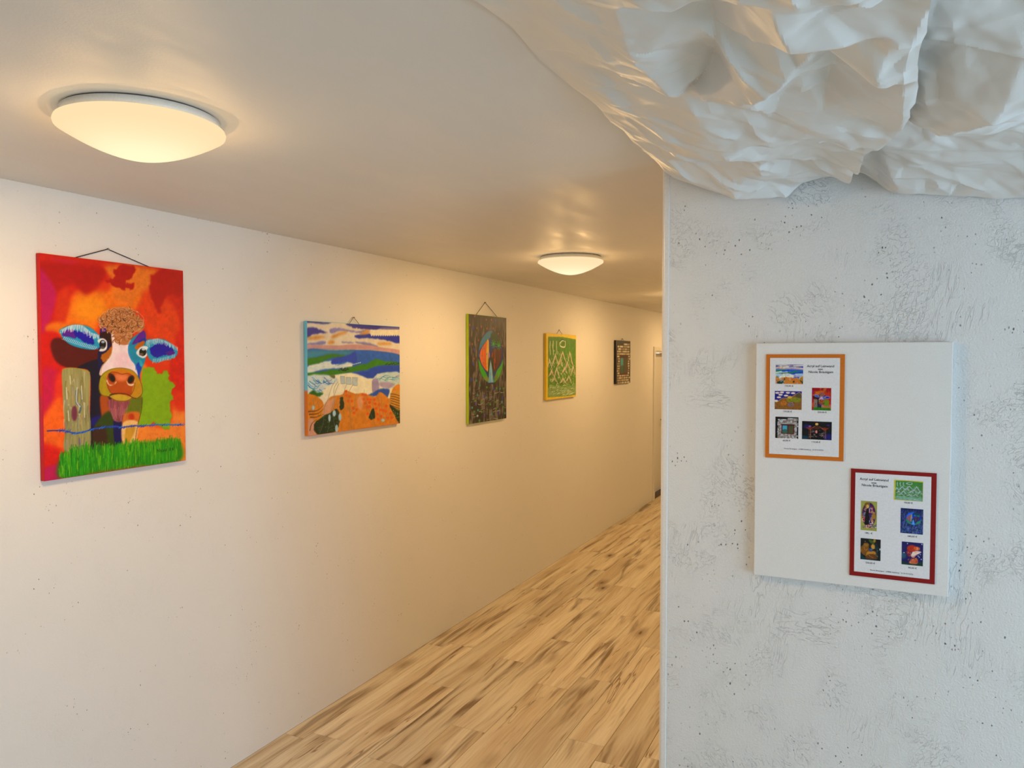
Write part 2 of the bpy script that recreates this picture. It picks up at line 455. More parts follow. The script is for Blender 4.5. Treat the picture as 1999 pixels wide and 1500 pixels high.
def paper_sheet(name, label, x0, x1, y0, y1, ctrl, seed, lift, edge_l, edge_r, step=0.0038, amp=1.0, right_edge=None):
    rg = random.Random(seed)
    macro = tri_field([(p[0], p[1]) for p in ctrl], [p[2] for p in ctrl])
    f1 = crumple_field(rg, 0.15, 1.6, 0.9, x0, x1, y0, y1)
    f2 = crumple_field(rg, 0.062, 2.0, 0.75, x0, x1, y0, y1)
    f3 = crumple_field(rg, 0.032, 1.8, 1.2, x0, x1, y0, y1)
    fe = crumple_field(rg, 0.16, 1.0, 0.0, -0.3, 0.3, y0, y1)
    folds = []
    for _ in range(int(230*(x1-x0)*(y1-y0)/1.4)):
        a = rg.gauss(0.85, 0.55); folds.append((rg.uniform(x0, x1), rg.uniform(y0, y1), math.cos(a), math.sin(a), rg.uniform(0.03, 0.13), rg.uniform(0.012, 0.03), rg.choice((-1, 1, 1))*rg.uniform(0.003, 0.010)))
    nx, ny = int((x1-x0)/step), int((y1-y0)/step)
    S = np.zeros((ny+1, nx+1)); Mc = np.zeros_like(S); X = np.zeros_like(S); Yg = np.zeros_like(S)
    for j in range(ny+1):
        y = y0+(y1-y0)*j/ny
        wl = edge_l*sample(fe, -0.15, y); wr = edge_r*sample(fe, 0.15, y)
        for i in range(nx+1):
            u = i/nx; x = x0+((right_edge(y) if right_edge else x1)-x0)*u+wl*(1-u)**2+wr*u*u
            X[j, i] = x; Yg[j, i] = y
            Mc[j, i] = sample(macro, x, y, 0.1)
            S[j, i] = 0.022*sample(f1, x, y)+0.0115*sample(f2, x, y)+0.0036*sample(f3, x, y)
    for fx, fy, ca, sa, hl, wd, am in folds:       # sharp pinched creases
        dx, dy = X-fx, Yg-fy; al = dx*ca+dy*sa; ac = np.abs(-dx*sa+dy*ca)
        S += am*np.clip(1-np.abs(al)/hl, 0, 1)*np.clip(1-ac/wd, 0, 1)
    # soften only the large creases a little
    for _ in range(2):
        P_ = np.pad(Mc, 1, mode='edge'); Mc = (P_[:-2, 1:-1]+P_[2:, 1:-1]+P_[1:-1, :-2]+P_[1:-1, 2:]+2*Mc)/6
    sag = np.maximum(Mc+amp*S*np.clip(Mc/0.07, 0.12, 1.0)+lift, 0.004)
    Z = H-sag
    # the paper buckles sideways too
    V = np.stack([X+0.2*np.roll(S, 5, 0)*np.clip(Mc/0.07, 0.1, 1), np.minimum(Yg+0.35*np.roll(S, 7, 1), YF-0.006), Z], -1).reshape(-1, 3)
    idx = np.arange((nx+1)*(ny+1)).reshape(ny+1, nx+1)
    F = np.stack([idx[:-1, :-1], idx[1:, :-1], idx[1:, 1:], idx[:-1, 1:]], -1).reshape(-1, 4)
    me = bpy.data.meshes.new(name); me.from_pydata(V.tolist(), [], F.tolist()); me.materials.append(M['paper'])
    me.polygons.foreach_set('use_smooth', [True]*len(me.polygons))
    me.set_sharp_from_angle(angle=math.radians(13))
    o = link(bpy.data.objects.new(name, me)); tag(o, label, 'paper', 'crumpled white paper sheets draped under the ceiling')
    return o

EDGE = [(-0.72, 0.0, 0.004), (-0.72, 1.0, 0.004), (-0.72, 2.4, 0.006), (-0.605, 0.1, 0.004), (-0.605, 0.5, 0.006), (-0.605, 0.9, 0.006), (-0.605, 1.2, 0.008), (-0.605, 1.5, 0.008), (-0.605, 1.75, 0.008), (-0.605, 2.0, 0.010), (-0.605, 2.2, 0.012), (-0.605, 2.34, 0.016)]
S1 = EDGE+[(-0.351,1.093,0.100),(-0.375,1.259,0.110),(-0.511,1.580,0.060),(-0.237,1.208,0.062),(-0.258,1.362,0.080),(-0.224,1.126,0.060),(-0.133,1.019,0.160),(-0.119,1.138,0.172),(-0.200,1.364,0.170),(-0.334,1.467,0.130),(-0.126,1.376,0.130),(-0.082,1.196,0.125),(-0.070,1.350,0.100),(-0.016,1.260,0.170),(0.009,1.155,0.155),(0.044,1.128,0.155),(0.046,1.310,0.162),(0.022,1.725,0.17),(-0.032,1.912,0.158),(-0.499,1.305,0.050),(-0.534,1.246,0.030),(-0.541,1.176,0.030),(-0.299,1.173,0.095),(-0.430,1.840,0.095),
  (-0.32,1.68,0.125),(-0.20,1.62,0.135),(-0.10,1.60,0.14),(-0.25,1.95,0.135),(-0.12,1.90,0.135),
  (-0.580,2.31,0.052),(-0.504,2.31,0.10),(-0.415,2.31,0.140),(-0.329,2.31,0.145),(-0.205,2.31,0.132),(-0.101,2.31,0.098),(0.02,2.31,0.10),
  (0.2,0.1,0.12),(0.2,1.1,0.13),(0.2,2.34,0.11),(0.1,0.4,0.13),(-0.2,0.3,0.15),(-0.4,0.5,0.1),(-0.3,0.8,0.14),(-0.1,0.7,0.11),(0.05,0.85,0.15),(-0.45,0.9,0.08)]
paper_sheet('paper_sheet', 'crumpled white paper sheet along the ceiling edge, lowest before the wall corner', -0.605, 0.035, 0.2, 2.315, S1, 4, 0.0, 0.010, 0.012, right_edge=lambda y: float(np.interp(y, (1.1, 1.35, 1.72, 1.92, 2.31), (0.04, 0.042, 0.018, -0.03, -0.10))))
S2 = [(-0.3,0.0,0.1),(-0.3,2.4,0.09),(0.9,0.0,0.1),(0.9,2.4,0.15),(-0.12,0.9,0.06),(-0.12,1.4,0.05),(-0.12,1.9,0.06),(0.03,1.0,0.07),(0.03,1.8,0.085),
  (0.188,1.355,0.162),(0.171,1.495,0.198),(0.100,1.677,0.195),(0.049,1.641,0.16),(0.006,1.566,0.11),(0.114,1.263,0.125),(0.169,1.235,0.112),(0.098,1.482,0.160),(0.060,1.286,0.118),(0.3,1.22,0.10),(-0.021,1.875,0.08),
  (-0.100,2.31,0.07),(-0.024,2.31,0.10),(0.038,2.31,0.154),(0.156,2.31,0.169),(0.322,2.31,0.186),(0.5,2.31,0.17),
  (0.15,1.90,0.115),(0.3,1.8,0.13),(0.4,1.4,0.15),(0.3,1.0,0.09),(0.5,1.1,0.10),(0.1,0.9,0.12),(0.2,0.6,0.15),(0.5,0.5,0.11),(0.5,1.9,0.13),(0.62,1.5,0.1),(0.62,0.9,0.1)]
paper_sheet('paper_sheet', 'crumpled white paper sheet tucked up behind the first one, above the red bordered price list', -0.12, 0.62, 0.2, 2.315, S2, 9, 0.0, 0.01, 0.01, 0.0042, 0.85)

# ------------------------------------------------------------------ painting toolbox (flat artwork as colours on a fine mesh)
def vnoise(w, h, fx, fy, rs):
    g = rs.random((int(fy)+3, int(fx)+3))
    ys = np.linspace(0, fy, h); xs = np.linspace(0, fx, w)
    yi = ys.astype(int); xi = xs.astype(int); ty = (ys-yi)[:, None]; tx = (xs-xi)[None, :]
    ty = ty*ty*(3-2*ty); tx = tx*tx*(3-2*tx)
    a = g[yi][:, xi]; b = g[yi][:, xi+1]; c = g[yi+1][:, xi]; d = g[yi+1][:, xi+1]
    return (a*(1-tx)+b*tx)*(1-ty)+(c*(1-tx)+d*tx)*ty

def spline(pts, closed, n=6):
    P = np.array(pts, float); N = len(P)
    if N < 3: return P
    out = []
    for i in range(N if closed else N-1):
        p0 = P[(i-1) % N] if closed or i > 0 else P[0]
        p1 = P[i]; p2 = P[(i+1) % N]
        p3 = P[(i+2) % N] if closed or i+2 < N else P[-1]
        for k in range(n):
            t_ = k/n
            out.append(0.5*((2*p1)+(-p0+p2)*t_+(2*p0-5*p1+4*p2-p3)*t_**2+(-p0+3*p1-3*p2+p3)*t_**3))
    if not closed: out.append(P[-1])
    return np.array(out)

def blur(a, r):
    r = int(r)
    if r < 1: return a
    for ax in (0, 1):
        for _ in range(2):
            pad = [(0, 0), (0, 0)]; pad[ax] = (r+1, r)
            c = np.cumsum(np.pad(a, pad, mode='edge'), axis=ax)
            n = a.shape[ax]
            a = (np.take(c, range(2*r+1, 2*r+1+n), axis=ax)-np.take(c, range(0, n), axis=ax))/(2*r+1)
    return a

class Paint:
    """artwork of w x h cells drawn at 2x; points are given in the four-corner frame `quad` (TL, TR, BR, BL)"""
    def __init__(s, w, h, quad, base, seed=1):
        s.w, s.h = w*2, h*2; s.rs = np.random.default_rng(seed)
        A = []; B = []
        for (x, y), (u, v) in zip(quad, ((0, 0), (s.w, 0), (s.w, s.h), (0, s.h))):
            A += [[x, y, 1, 0, 0, 0, -u*x, -u*y], [0, 0, 0, x, y, 1, -v*x, -v*y]]; B += [u, v]
        s.Hm = np.append(np.linalg.solve(np.array(A, float), np.array(B, float)), 1).reshape(3, 3)
        s.a = np.ones((s.h, s.w, 3))*np.array(base, float)
        s.o = (0, 0); s.k = 1.0
    def view(s, ox, oy, k): s.o = (ox, oy); s.k = k; return s
    def T(s, pts):
        P = np.array(pts, float)/s.k+np.array(s.o)
        q = np.c_[P, np.ones(len(P))] @ s.Hm.T
        return q[:, :2]/q[:, 2:]
    def _put(s, m, x0, y0, col, alpha, var, streak):
        h, w = m.shape
        c = np.array(col, float)*np.ones((h, w, 1))
        if var:
            if streak: n = vnoise(w, h, max(w*streak[0], 1), max(h*streak[1], 1), s.rs)
            else: n = vnoise(w, h, max(w/14, 1), max(h/14, 1), s.rs)*0.6+vnoise(w, h, max(w/4, 1), max(h/4, 1), s.rs)*0.4
            c = c*(1+var*(n-0.5)*2)[..., None]
        mm = (m*alpha)[..., None]
        s.a[y0:y0+h, x0:x0+w] = s.a[y0:y0+h, x0:x0+w]*(1-mm)+c*mm
    def poly(s, pts, col, soft=0, smooth=True, alpha=1.0, var=0.06, streak=None, raw=False, ragged=0):
        Q = np.array(pts, float) if raw else s.T(pts)
        if smooth: Q = spline(Q, True)
        if ragged: Q = Q+s.rs.normal(0, ragged, Q.shape)
        pad = int(soft*2+3)
        x0, y0 = np.maximum(np.floor(Q.min(0)).astype(int)-pad, 0); x1 = min(int(Q[:, 0].max())+pad, s.w); y1 = min(int(Q[:, 1].max())+pad, s.h)
        if x1 <= x0 or y1 <= y0: return s
        gx, gy = np.meshgrid(np.arange(x0, x1)+0.5, np.arange(y0, y1)+0.5)
        ins = np.zeros(gx.shape, bool)
        for (ax, ay), (bx, by) in zip(Q, np.roll(Q, -1, 0)):
            if ay == by: continue
            c = (ay > gy) != (by > gy)
            ins ^= c & (gx < (bx-ax)*(gy-ay)/(by-ay)+ax)
        m = ins.astype(float)
        if soft: m = blur(m, soft)
        s._put(m, x0, y0, col, alpha, var, streak); return s
    def line(s, pts, wd, col, smooth=True, alpha=1.0, taper=False, soft=0.7):
        """wd in final cells"""
        Q = s.T(pts)
        if smooth and len(Q) > 2: Q = spline(Q, False, 5)
        n = len(Q)-1
        x0, y0 = np.maximum(np.floor(Q.min(0)-wd*2-3).astype(int), 0); x1, y1 = np.minimum(np.ceil(Q.max(0)+wd*2+3).astype(int), (s.w, s.h))
        if x1 <= x0 or y1 <= y0: return s
        m = np.zeros((y1-y0, x1-x0))
        for i in range(n):
            a, b = Q[i], Q[i+1]; w0 = wd*((1-0.85*(i/n)) if taper else 1.0)
            p0 = np.maximum(np.floor(np.minimum(a, b)-w0*2-2).astype(int), (x0, y0)); p1 = np.minimum(np.ceil(np.maximum(a, b)+w0*2+2).astype(int), (x1, y1))
            if (p1 <= p0).any(): continue
            gx, gy = np.meshgrid(np.arange(p0[0], p1[0])+0.5, np.arange(p0[1], p1[1])+0.5)
            d = b-a; L2 = max(d @ d, 1e-9)
            tt = np.clip(((gx-a[0])*d[0]+(gy-a[1])*d[1])/L2, 0, 1)
            ds = np.hypot(gx-a[0]-tt*d[0], gy-a[1]-tt*d[1])
            mm = np.clip((w0-ds)/soft+0.5, 0, 1)
            sl = m[p0[1]-y0:p1[1]-y0, p0[0]-x0:p1[0]-x0]; np.maximum(sl, mm, out=sl)
        s._put(m, x0, y0, col, alpha, 0, None); return s
    def oval(s, cx, cy, rx, ry, col, rot=0, **kw):
        pts = []
        for k in range(16):
            a = 2*math.pi*k/16; x, y = rx*math.cos(a), ry*math.sin(a)
            pts.append((cx+x*math.cos(rot)-y*math.sin(rot), cy+x*math.sin(rot)+y*math.cos(rot)))
        return s.poly(pts, col, **kw)
    def streaks(s, amt, fx, fy):
        n = vnoise(s.w, s.h, fx, fy, s.rs); s.a *= (1+amt*(n-0.5)*2)[..., None]; return s
    def done(s, gain=(1, 1, 1)):
        a = np.clip(s.a.reshape(s.h//2, 2, s.w//2, 2, 3).mean((1, 3)), 0, 255)
        return np.clip(lin(a)*np.array(gain), 0.004, 0.93)

def resample(img, w, h):
    H0, W0 = img.shape[:2]
    k = max(1, int(H0/h))
    b = np.stack([blur(img[..., i], k//2) for i in range(3)], -1) if k > 1 else img
    return b[np.clip(((np.arange(h)+0.5)*H0/h).astype(int), 0, H0-1)][:, np.clip(((np.arange(w)+0.5)*W0/w).astype(int), 0, W0-1)]

def paint_mesh(name, img, width, height, parent, mat, u, v, origin):
    """img rows run top to bottom; u, v = unit vectors to the right and up; origin = lower left corner (local)"""
    h, w = img.shape[:2]
    X, Y = np.meshgrid(np.linspace(0, width, w), np.linspace(height, 0, h))
    P = np.array(origin)+X[..., None]*np.array(u)+Y[..., None]*np.array(v)
    idx = np.arange(w*h).reshape(h, w)
    F = np.stack([idx[1:, :-1], idx[1:, 1:], idx[:-1, 1:], idx[:-1, :-1]], -1).reshape(-1, 4)
    me = bpy.data.meshes.new(name)
    me.vertices.add(w*h); me.vertices.foreach_set('co', P.reshape(-1).astype(np.float32))
    nf = len(F); me.loops.add(nf*4); me.loops.foreach_set('vertex_index', F.reshape(-1).astype(np.int32))
    me.polygons.add(nf); me.polygons.foreach_set('loop_start', (np.arange(nf)*4).astype(np.int32))
    me.update(calc_edges=True)
    at = me.color_attributes.new('paint', 'FLOAT_COLOR', 'POINT')
    at.data.foreach_set('color', np.concatenate([img, np.ones((h, w, 1))], -1).reshape(-1).astype(np.float32))
    me.materials.append(mat)
    return link(bpy.data.objects.new(name, me), parent)

# ------------------------------------------------------------------ artwork: cow behind a fence
def art_cow():
    P = Paint(300, 396, ((79, 495), (356, 529.5), (364, 899.5), (84, 939)), (222, 52, 8), 3)
    rs = random.Random(5)
    P.view(50, 470, 3.061)
    B = dict(var=0.10, soft=9)
    P.poly(((85,75),(937,182),(940,600),(700,560),(690,330),(480,240),(300,300),(250,420),(200,520),(90,560)), (205,28,4), **B)
    P.poly(((690,330),(760,290),(900,420),(930,640),(900,800),(720,560)), (226,62,14), **B)
    P.poly(((900,560),(945,560),(955,1000),(880,960),(850,800)), (212,24,8), **B)
    P.poly(((250,390),(330,290),(480,300),(560,260),(690,300),(640,420),(440,450),(420,530),(250,520)), (236,112,10), **B)
    P.poly(((300,360),(420,330),(480,400),(430,480),(300,460)), (244,140,14), soft=14, var=0.08)
    P.poly(((480,150),(780,175),(760,270),(660,330),(620,400),(520,340),(510,230)), (232,118,30), **B)
    P.poly(((540,160),(640,150),(650,190),(600,250),(590,290),(490,250),(530,210)), (178,14,4), soft=2, ragged=4)
    P.poly(((590,255),(640,250),(640,290),(600,280)), (180,14,4), soft=2, ragged=3)
    P.poly(((770,185),(937,195),(935,320),(830,330),(800,430),(760,370),(740,270)), (184,12,6), soft=4, ragged=4)
    P.poly(((85,130),(300,140),(470,170),(440,260),(360,320),(280,260),(200,300),(140,290),(90,220)), (178,14,6), soft=8)
    P.poly(((70,180),(140,220),(190,330),(150,470),(115,560),(85,560)), (186,14,86), soft=6)
    P.poly(((110,100),(260,115),(330,130),(250,140)), (196,24,80), soft=6, alpha=0.7)
    P.poly(((200,320),(250,270),(260,380),(230,480),(190,500),(180,420)), (208,48,10), soft=8)
    P.poly(((125,500),(200,480),(300,520),(220,560),(130,545)), (226,112,14), soft=6)
    P.poly(((90,560),(210,560),(215,780),(90,800)), (206,20,14), soft=6)
    P.poly(((95,770),(190,770),(220,900),(200,980),(150,1040),(98,1050)), (196,12,70), soft=8)
    P.poly(((180,800),(220,800),(222,1000),(170,980)), (226,50,22), soft=8)
    P.poly(((100,1050),(215,930),(230,1250),(160,1230),(100,1220)), (243,98,18), **B)
    P.poly(((98,1215),(160,1225),(230,1270),(205,1345),(100,1370)), (214,18,8), **B)
    P.poly(((98,1360),(200,1335),(205,1430),(98,1440)), (190,12,84), soft=4)
    P.poly(((150,600),(215,575),(440,650),(440,700),(300,755),(215,740),(165,690)), (84,4,4), soft=3)
    P.poly(((650,1100),(850,1110),(890,960),(955,1000),(965,1330),(640,1320)), (244,132,46), **B)
    P.poly(((880,900),(955,900),(955,1010),(890,1000)), (222,46,14), soft=10)
    P.poly(((690,730),(730,760),(720,830),(690,850)), (240,130,40), soft=6)
    P.poly(((695,770),(755,750),(800,790),(850,775),(860,830),(895,860),(870,900),(890,940),(862,970),(872,1060),(850,1130),(780,1090),(660,1095),(690,930)), (128,172,6), soft=2, ragged=3)
    # body and legs
    P.poly(((440,700),(300,755),(380,780),(382,1000),(380,1230),(540,1240),(560,980),(480,760)), (6,4,40), soft=1)
    P.poly(((440,640),(500,640),(480,760),(440,760)), (8,4,14), soft=1)
    P.poly(((385,1060),(460,1040),(465,1100),(400,1110)), (18,12,120), soft=4)
    P.poly(((440,930),(490,925),(520,1040),(500,1110),(460,1090)), (170,74,18), soft=3)
    P.poly(((465,1030),(520,1020),(530,1140),(525,1215),(430,1200),(400,1120)), (44,66,12), soft=4)
    P.poly(((400,1120),(470,1110),(480,1225),(400,1230)), (58,32,20), soft=4)
    P.poly(((525,1050),(580,1060),(570,1210),(530,1210)), (12,10,84), soft=1)
    P.poly(((600,950),(690,930),(690,1000),(670,1040),(590,1030)), (98,112,20), soft=3)
    P.poly(((585,1030),(675,1020),(668,1085),(580,1095)), (206,106,30), soft=3)
    P.oval(630, 1050, 18, 22, (190,50,12), soft=3)
    P.poly(((578,1085),(668,1080),(650,1200),(580,1215)), (240,190,118), soft=2)
    P.poly(((600,1110),(655,1110),(620,1200),(590,1210)), (206,150,40), soft=2)
    P.poly(((490,948),(618,948),(585,1030),(570,1075),(525,1065)), (142,68,80), soft=1, var=0.22, streak=(0.3, 0.02))
    for k in range(14):
        x = 505+k*8; P.line(((x, 985+rs.uniform(-10, 20)), (x+(550-x)*0.35, 1050+rs.uniform(-20, 25))), 0.7, (206,130,136), alpha=0.8)
    P.line(((695,930),(690,1010),(668,1100),(652,1200)), 1.0, (60,30,10))
    # fence post
    P.poly(((217,765),(262,752),(345,763),(380,782),(382,870),(378,1000),(385,1100),(378,1262),(318,1275),(225,1250),(230,1120),(222,1000),(215,850)), (150,146,92), var=0.10, streak=(0.2, 0.015), soft=1)
    for _ in range(70):
        x = rs.uniform(225, 372); y = rs.uniform(770, 1200); l = rs.uniform(30, 110)
        col = rs.choice(((176,164,96),(118,122,142),(200,196,170),(120,104,50),(148,152,196),(96,104,112),(190,150,110)))
        P.line(((x, y), (x+rs.uniform(-7, 7), y+l*0.5), (x+rs.uniform(-6, 6), y+l)), rs.uniform(1.2, 3.0), col, alpha=0.6, taper=True, soft=1.6)
    P.line(((300,890),(302,960),(325,985),(318,1020)), 3.6, (84,104,122)); P.line(((304,870),(300,950),(322,985)), 1.6, (206,214,214))
    P.oval(287, 1025, 18, 46, (112,48,72), soft=2); P.line(((318,1180),(320,1260)), 2.0, (92,92,170))
    for x, y, l in ((240,870,70),(262,800,50),(330,860,80),(345,960,90),(250,1010,60)): P.line(((x,y),(x+4,y+l)), 1.2, (226,226,206), taper=True)
    P.line(((217,765),(262,752),(345,763),(380,782)), 1.2, (176,150,40))
    # head: working in the closer frame
    P.view(100, 580, 7.139)
    P.poly(((690,400),(790,420),(840,520),(830,700),(720,880),(680,990),(640,960),(650,700),(670,520)), (14,8,70), soft=1)
    P.poly(((690,480),(760,440),(830,500),(830,640),(790,620),(750,570),(690,560)), (44,8,10), soft=1)
    P.poly(((700,405),(765,415),(750,460),(690,480)), (70,14,150), soft=1)
    P.poly(((825,670),(835,780),(760,870),(720,890),(690,800),(770,740)), (178,96,14), soft=1, ragged=1.2)
    P.poly(((1290,470),(1320,600),(1310,840),(1270,960),(1230,1080),(1240,1250),(1180,1000),(1080,800),(1070,640),(1150,540)), (14,136,176), soft=1)
    P.poly(((1130,620),(1220,500),(1290,460),(1310,560),(1250,600),(1140,650)), (92,22,150), soft=1)
    P.poly(((1215,600),(1300,560),(1310,610),(1230,640)), (24,40,160), soft=1)
    P.poly(((1160,690),(1200,640),(1270,600),(1300,615),(1270,670),(1190,720)), (188,96,10), soft=1)
    P.poly(((1180,930),(1230,900),(1250,980),(1225,1080),(1240,1200),(1190,1050)), (10,60,190), soft=1)
    P.poly(((1235,860),(1275,930),(1250,960),(1225,920)), (30,170,200), soft=1)
    # muzzle bridge
    P.poly(((840,480),(1000,620),(1100,580),(1070,660),(1080,800),(1160,930),(1200,1090),(1100,1000),(900,980),(680,1080),(690,960),(770,860),(830,770),(845,640)), (238,216,224), soft=1, var=0.05)
    P.poly(((890,800),(1040,760),(1110,930),(1000,960),(880,960)), (236,196,212), soft=6, alpha=0.7)
    P.line(((1110,600),(1075,660),(1072,760),(1110,860),(1165,930),(1175,1000)), 1.8, (30,140,220))
    P.line(((830,560),(845,650),(830,780),(770,870),(700,960),(678,1080)), 1.1, (190,140,60))
    # ears
    P.poly(((110,450),(200,400),(330,375),(480,390),(580,440),(660,520),(680,600),(665,690),(560,720),(380,690),(250,640),(160,560),(130,500)), (24,150,196), soft=1)
    P.poly(((150,500),(200,440),(330,450),(340,560),(250,540),(170,530)), (86,22,150), soft=1)
    P.poly(((310,460),(430,470),(540,500),(590,600),(580,650),(470,620),(390,570),(330,520)), (24,16,170), soft=1, ragged=1.5)
    for k in range(46):
        u = k/45; x = 140+u*520; y = 440-70*math.sin(math.pi*min(u*1.25, 1))+90*max(u-0.55, 0)*2
        P.line(((x, y), (x+rs.uniform(-16, 6), y+rs.uniform(50, 105)*(0.55+0.45*math.sin(math.pi*u)))), 1.25, rs.choice(((226,236,244),(176,206,236),(206,226,240))), taper=True, alpha=0.9)
    for k in range(20):
        u = k/19; x = 140+u*440; y = 560+170*u-30*u*u
        P.line(((x+46, y-22), (x+20, y+14), (x-6, y+2)), 1.1, (206,216,244), taper=True)
    P.poly(((1320,600),(1420,575),(1560,580),(1680,650),(1760,740),(1720,830),(1600,860),(1470,900),(1380,870),(1330,780)), (24,146,190), soft=1)
    P.poly(((1370,720),(1440,660),(1560,630),(1640,680),(1700,740),(1660,800),(1560,800),(1480,830),(1400,800)), (22,14,168), soft=1, ragged=1.5)
    P.poly(((1590,760),(1690,740),(1720,790),(1620,800)), (80,20,150), soft=1)
    for k in range(40):
        u = k/39; x = 1325+u*430; y = 600-35*math.sin(math.pi*u)+140*max(u-0.35, 0)
        P.line(((x, y), (x+rs.uniform(-8, 14), y+rs.uniform(40, 95)*(1-0.4*u))), 1.2, rs.choice(((206,226,236),(150,196,226),(226,232,240))), taper=True, alpha=0.9)
    for k in range(24):
        u = k/23; x = 1410+u*310; y = 895-75*u*u
        P.line(((x+8, y-45), (x, y+rs.uniform(-6, 18))), 1.1, rs.choice(((96,186,216),(190,216,236))), taper=True)
    # eyes
    P.poly(((640,590),(700,560),(760,590),(775,650),(760,720),(700,745),(660,730),(690,690),(660,630)), (232,232,232), soft=1)
    P.oval(712, 645, 48, 62, (14,14,18)); P.oval(716, 612, 24, 17, (160,180,206)); P.oval(708, 690, 34, 18, (84,84,88), soft=1)
    P.poly(((1180,760),(1230,690),(1300,670),(1345,690),(1320,740),(1330,800),(1280,840),(1210,810)), (226,228,232), soft=1)
    P.oval(1270, 755, 50, 55, (18,16,16)); P.oval(1280, 716, 26, 16, (170,200,220)); P.oval(1250, 785, 32, 18, (100,84,70), soft=1)
    # muzzle
    P.poly(((670,1140),(720,1040),(860,980),(1000,975),(1140,1020),(1210,1110),(1260,1240),(1260,1340),(1190,1400),(1120,1390),(1060,1350),(830,1340),(800,1370),(700,1350),(660,1260)), (168,148,18), soft=1)
    P.poly(((760,1080),(860,1000),(1000,990),(1140,1050),(1190,1130),(1150,1160),(960,1100),(800,1150)), (206,120,10), soft=3)
    P.poly(((760,1160),(790,1060),(880,1040),(970,1060),(1070,1060),(1150,1120),(1155,1250),(1110,1350),(960,1330),(840,1330),(780,1250)), (182,74,10), soft=1)
    P.poly(((880,1060),(1060,1070),(1040,1140),(960,1160),(900,1130)), (228,124,74), soft=5)
    P.poly(((1160,1130),(1230,1150),(1260,1300),(1200,1380),(1120,1370)), (194,136,22), soft=3)
    P.line(((790,1060),(840,1030),(920,1040),(980,1062),(1060,1050),(1140,1090)), 1.1, (120,26,6))
    P.line(((690,1090),(780,1010),(900,978),(1010,978),(1130,1015),(1210,1100)), 0.9, (110,80,10))
    P.poly(((770,1130),(800,1200),(860,1205),(900,1160),(890,1190),(820,1220),(770,1180)), (240,220,200), soft=1)
    P.oval(838, 1110, 44, 66, (70,28,14), rot=-0.5, soft=1); P.oval(850, 1120, 26, 44, (16,6,4), rot=-0.5, soft=1)
    P.poly(((1040,1150),(1080,1200),(1150,1190),(1160,1130),(1140,1215),(1070,1215)), (240,220,200), soft=1)
    P.oval(1106, 1135, 44, 60, (60,24,14), rot=0.5, soft=1); P.oval(1100, 1140, 24, 42, (14,6,4), rot=0.5, soft=1)
    P.line(((770,1170),(790,1260),(840,1330),(960,1335),(1080,1360),(1140,1290),(1165,1180)), 0.9, (110,44,6))
    P.line(((800,1370),(850,1335),(960,1330),(1060,1345),(1130,1390),(1180,1400)), 1.5, (84,20,10))
    P.poly(((805,1375),(880,1345),(1010,1350),(1120,1395),(1040,1440),(900,1435)), (196,160,40), soft=1)
    P.line(((805,1375),(900,1430),(1040,1436),(1120,1395)), 1.2, (110,50,20))
    P.line(((670,1140),(655,1260),(690,1345),(800,1372)), 1.0, (90,80,10)); P.line(((1215,1110),(1262,1240),(1262,1340),(1190,1402)), 1.0, (60,70,20))
    # curls
    P.poly(((650,300),(740,230),(820,170),(950,130),(1060,160),(1120,190),(1200,260),(1270,310),(1295,400),(1240,480),(1150,480),(1100,580),(1050,650),(960,650),(880,610),(870,520),(790,440),(690,400)), (188,118,66), soft=1)
    for k in range(150):
        while True:
            x, y = rs.uniform(670, 1280), rs.uniform(150, 640)
            if ((x-970)/310)**2+((y-330)/190)**2 < 1 or (abs(x-980) < 120 and y > 400): break
        a0 = rs.uniform(0, 6.28); r = rs.uniform(20, 50); sp = rs.uniform(1.6, 3.2)
        for q, (rr, col) in enumerate(((r, (92,46,18)), (r*0.86, (176,108,58)), (r*0.66, (226,186,150)))):
            P.line([(x+rr*math.cos(a0+sp*m/6), y+rr*math.sin(a0+sp*m/6)) for m in range(7)], 1.7 if q == 1 else 1.0, col, taper=(q == 2), alpha=0.9)
    for k in range(42):
        x, y = rs.uniform(700, 1260), rs.uniform(190, 600)
        if ((x-970)/290)**2+((y-330)/170)**2 < 1 or (abs(x-980) < 90 and y > 400):
            a0 = rs.uniform(0, 3.1); P.line(((x, y), (x+14*math.cos(a0), y+18*math.sin(a0)), (x+32*math.cos(a0+0.5), y+34*math.sin(a0+0.5))), 1.5, (20,9,5), taper=True)
    for k in range(40):
        u = 2*math.pi*k/40; P.line([(970+rs.uniform(295, 325)*math.cos(u+m*0.06), 330+rs.uniform(180, 196)*math.sin(u+m*0.06)) for m in range(3)], 0.8, (236,196,170), alpha=0.7)
    P.line(((130,470),(200,400),(340,370),(500,385),(590,440)), 0.5, (20,40,60), alpha=0.7)
    # grass, barbed wire, signature
    P.view(60, 760, 6.247)
    P.poly(((340,1080),(335,860),(420,790),(700,730),(900,690),(1100,665),(1400,640),(1700,620),(1825,650),(1830,870),(1300,950),(800,1020)), (34,138,8), soft=8, var=0.2, streak=(0.25, 0.02))
    for k in range(1100):
        u = rs.random(); x = 335+u*1495
        top = 730-100*u+60*math.sin(u*19)*0.25; bot = 1085-210*u
        if u < 0.08: top += 60
        y1 = rs.uniform(top+60, bot); y0 = y1-rs.uniform(90, 190); y0 = max(y0, top-rs.uniform(0, 70))
        col = rs.choice(((20,136,4),(40,164,6),(12,108,4),(78,184,10),(30,152,6),(122,190,20),(24,144,8)))
        P.line(((x+rs.uniform(-14, 14), y0), (x+rs.uniform(-4, 4), (y0+y1)/2), (x, y1)), rs.uniform(0.9, 1.8), col, alpha=0.75, soft=1.4)
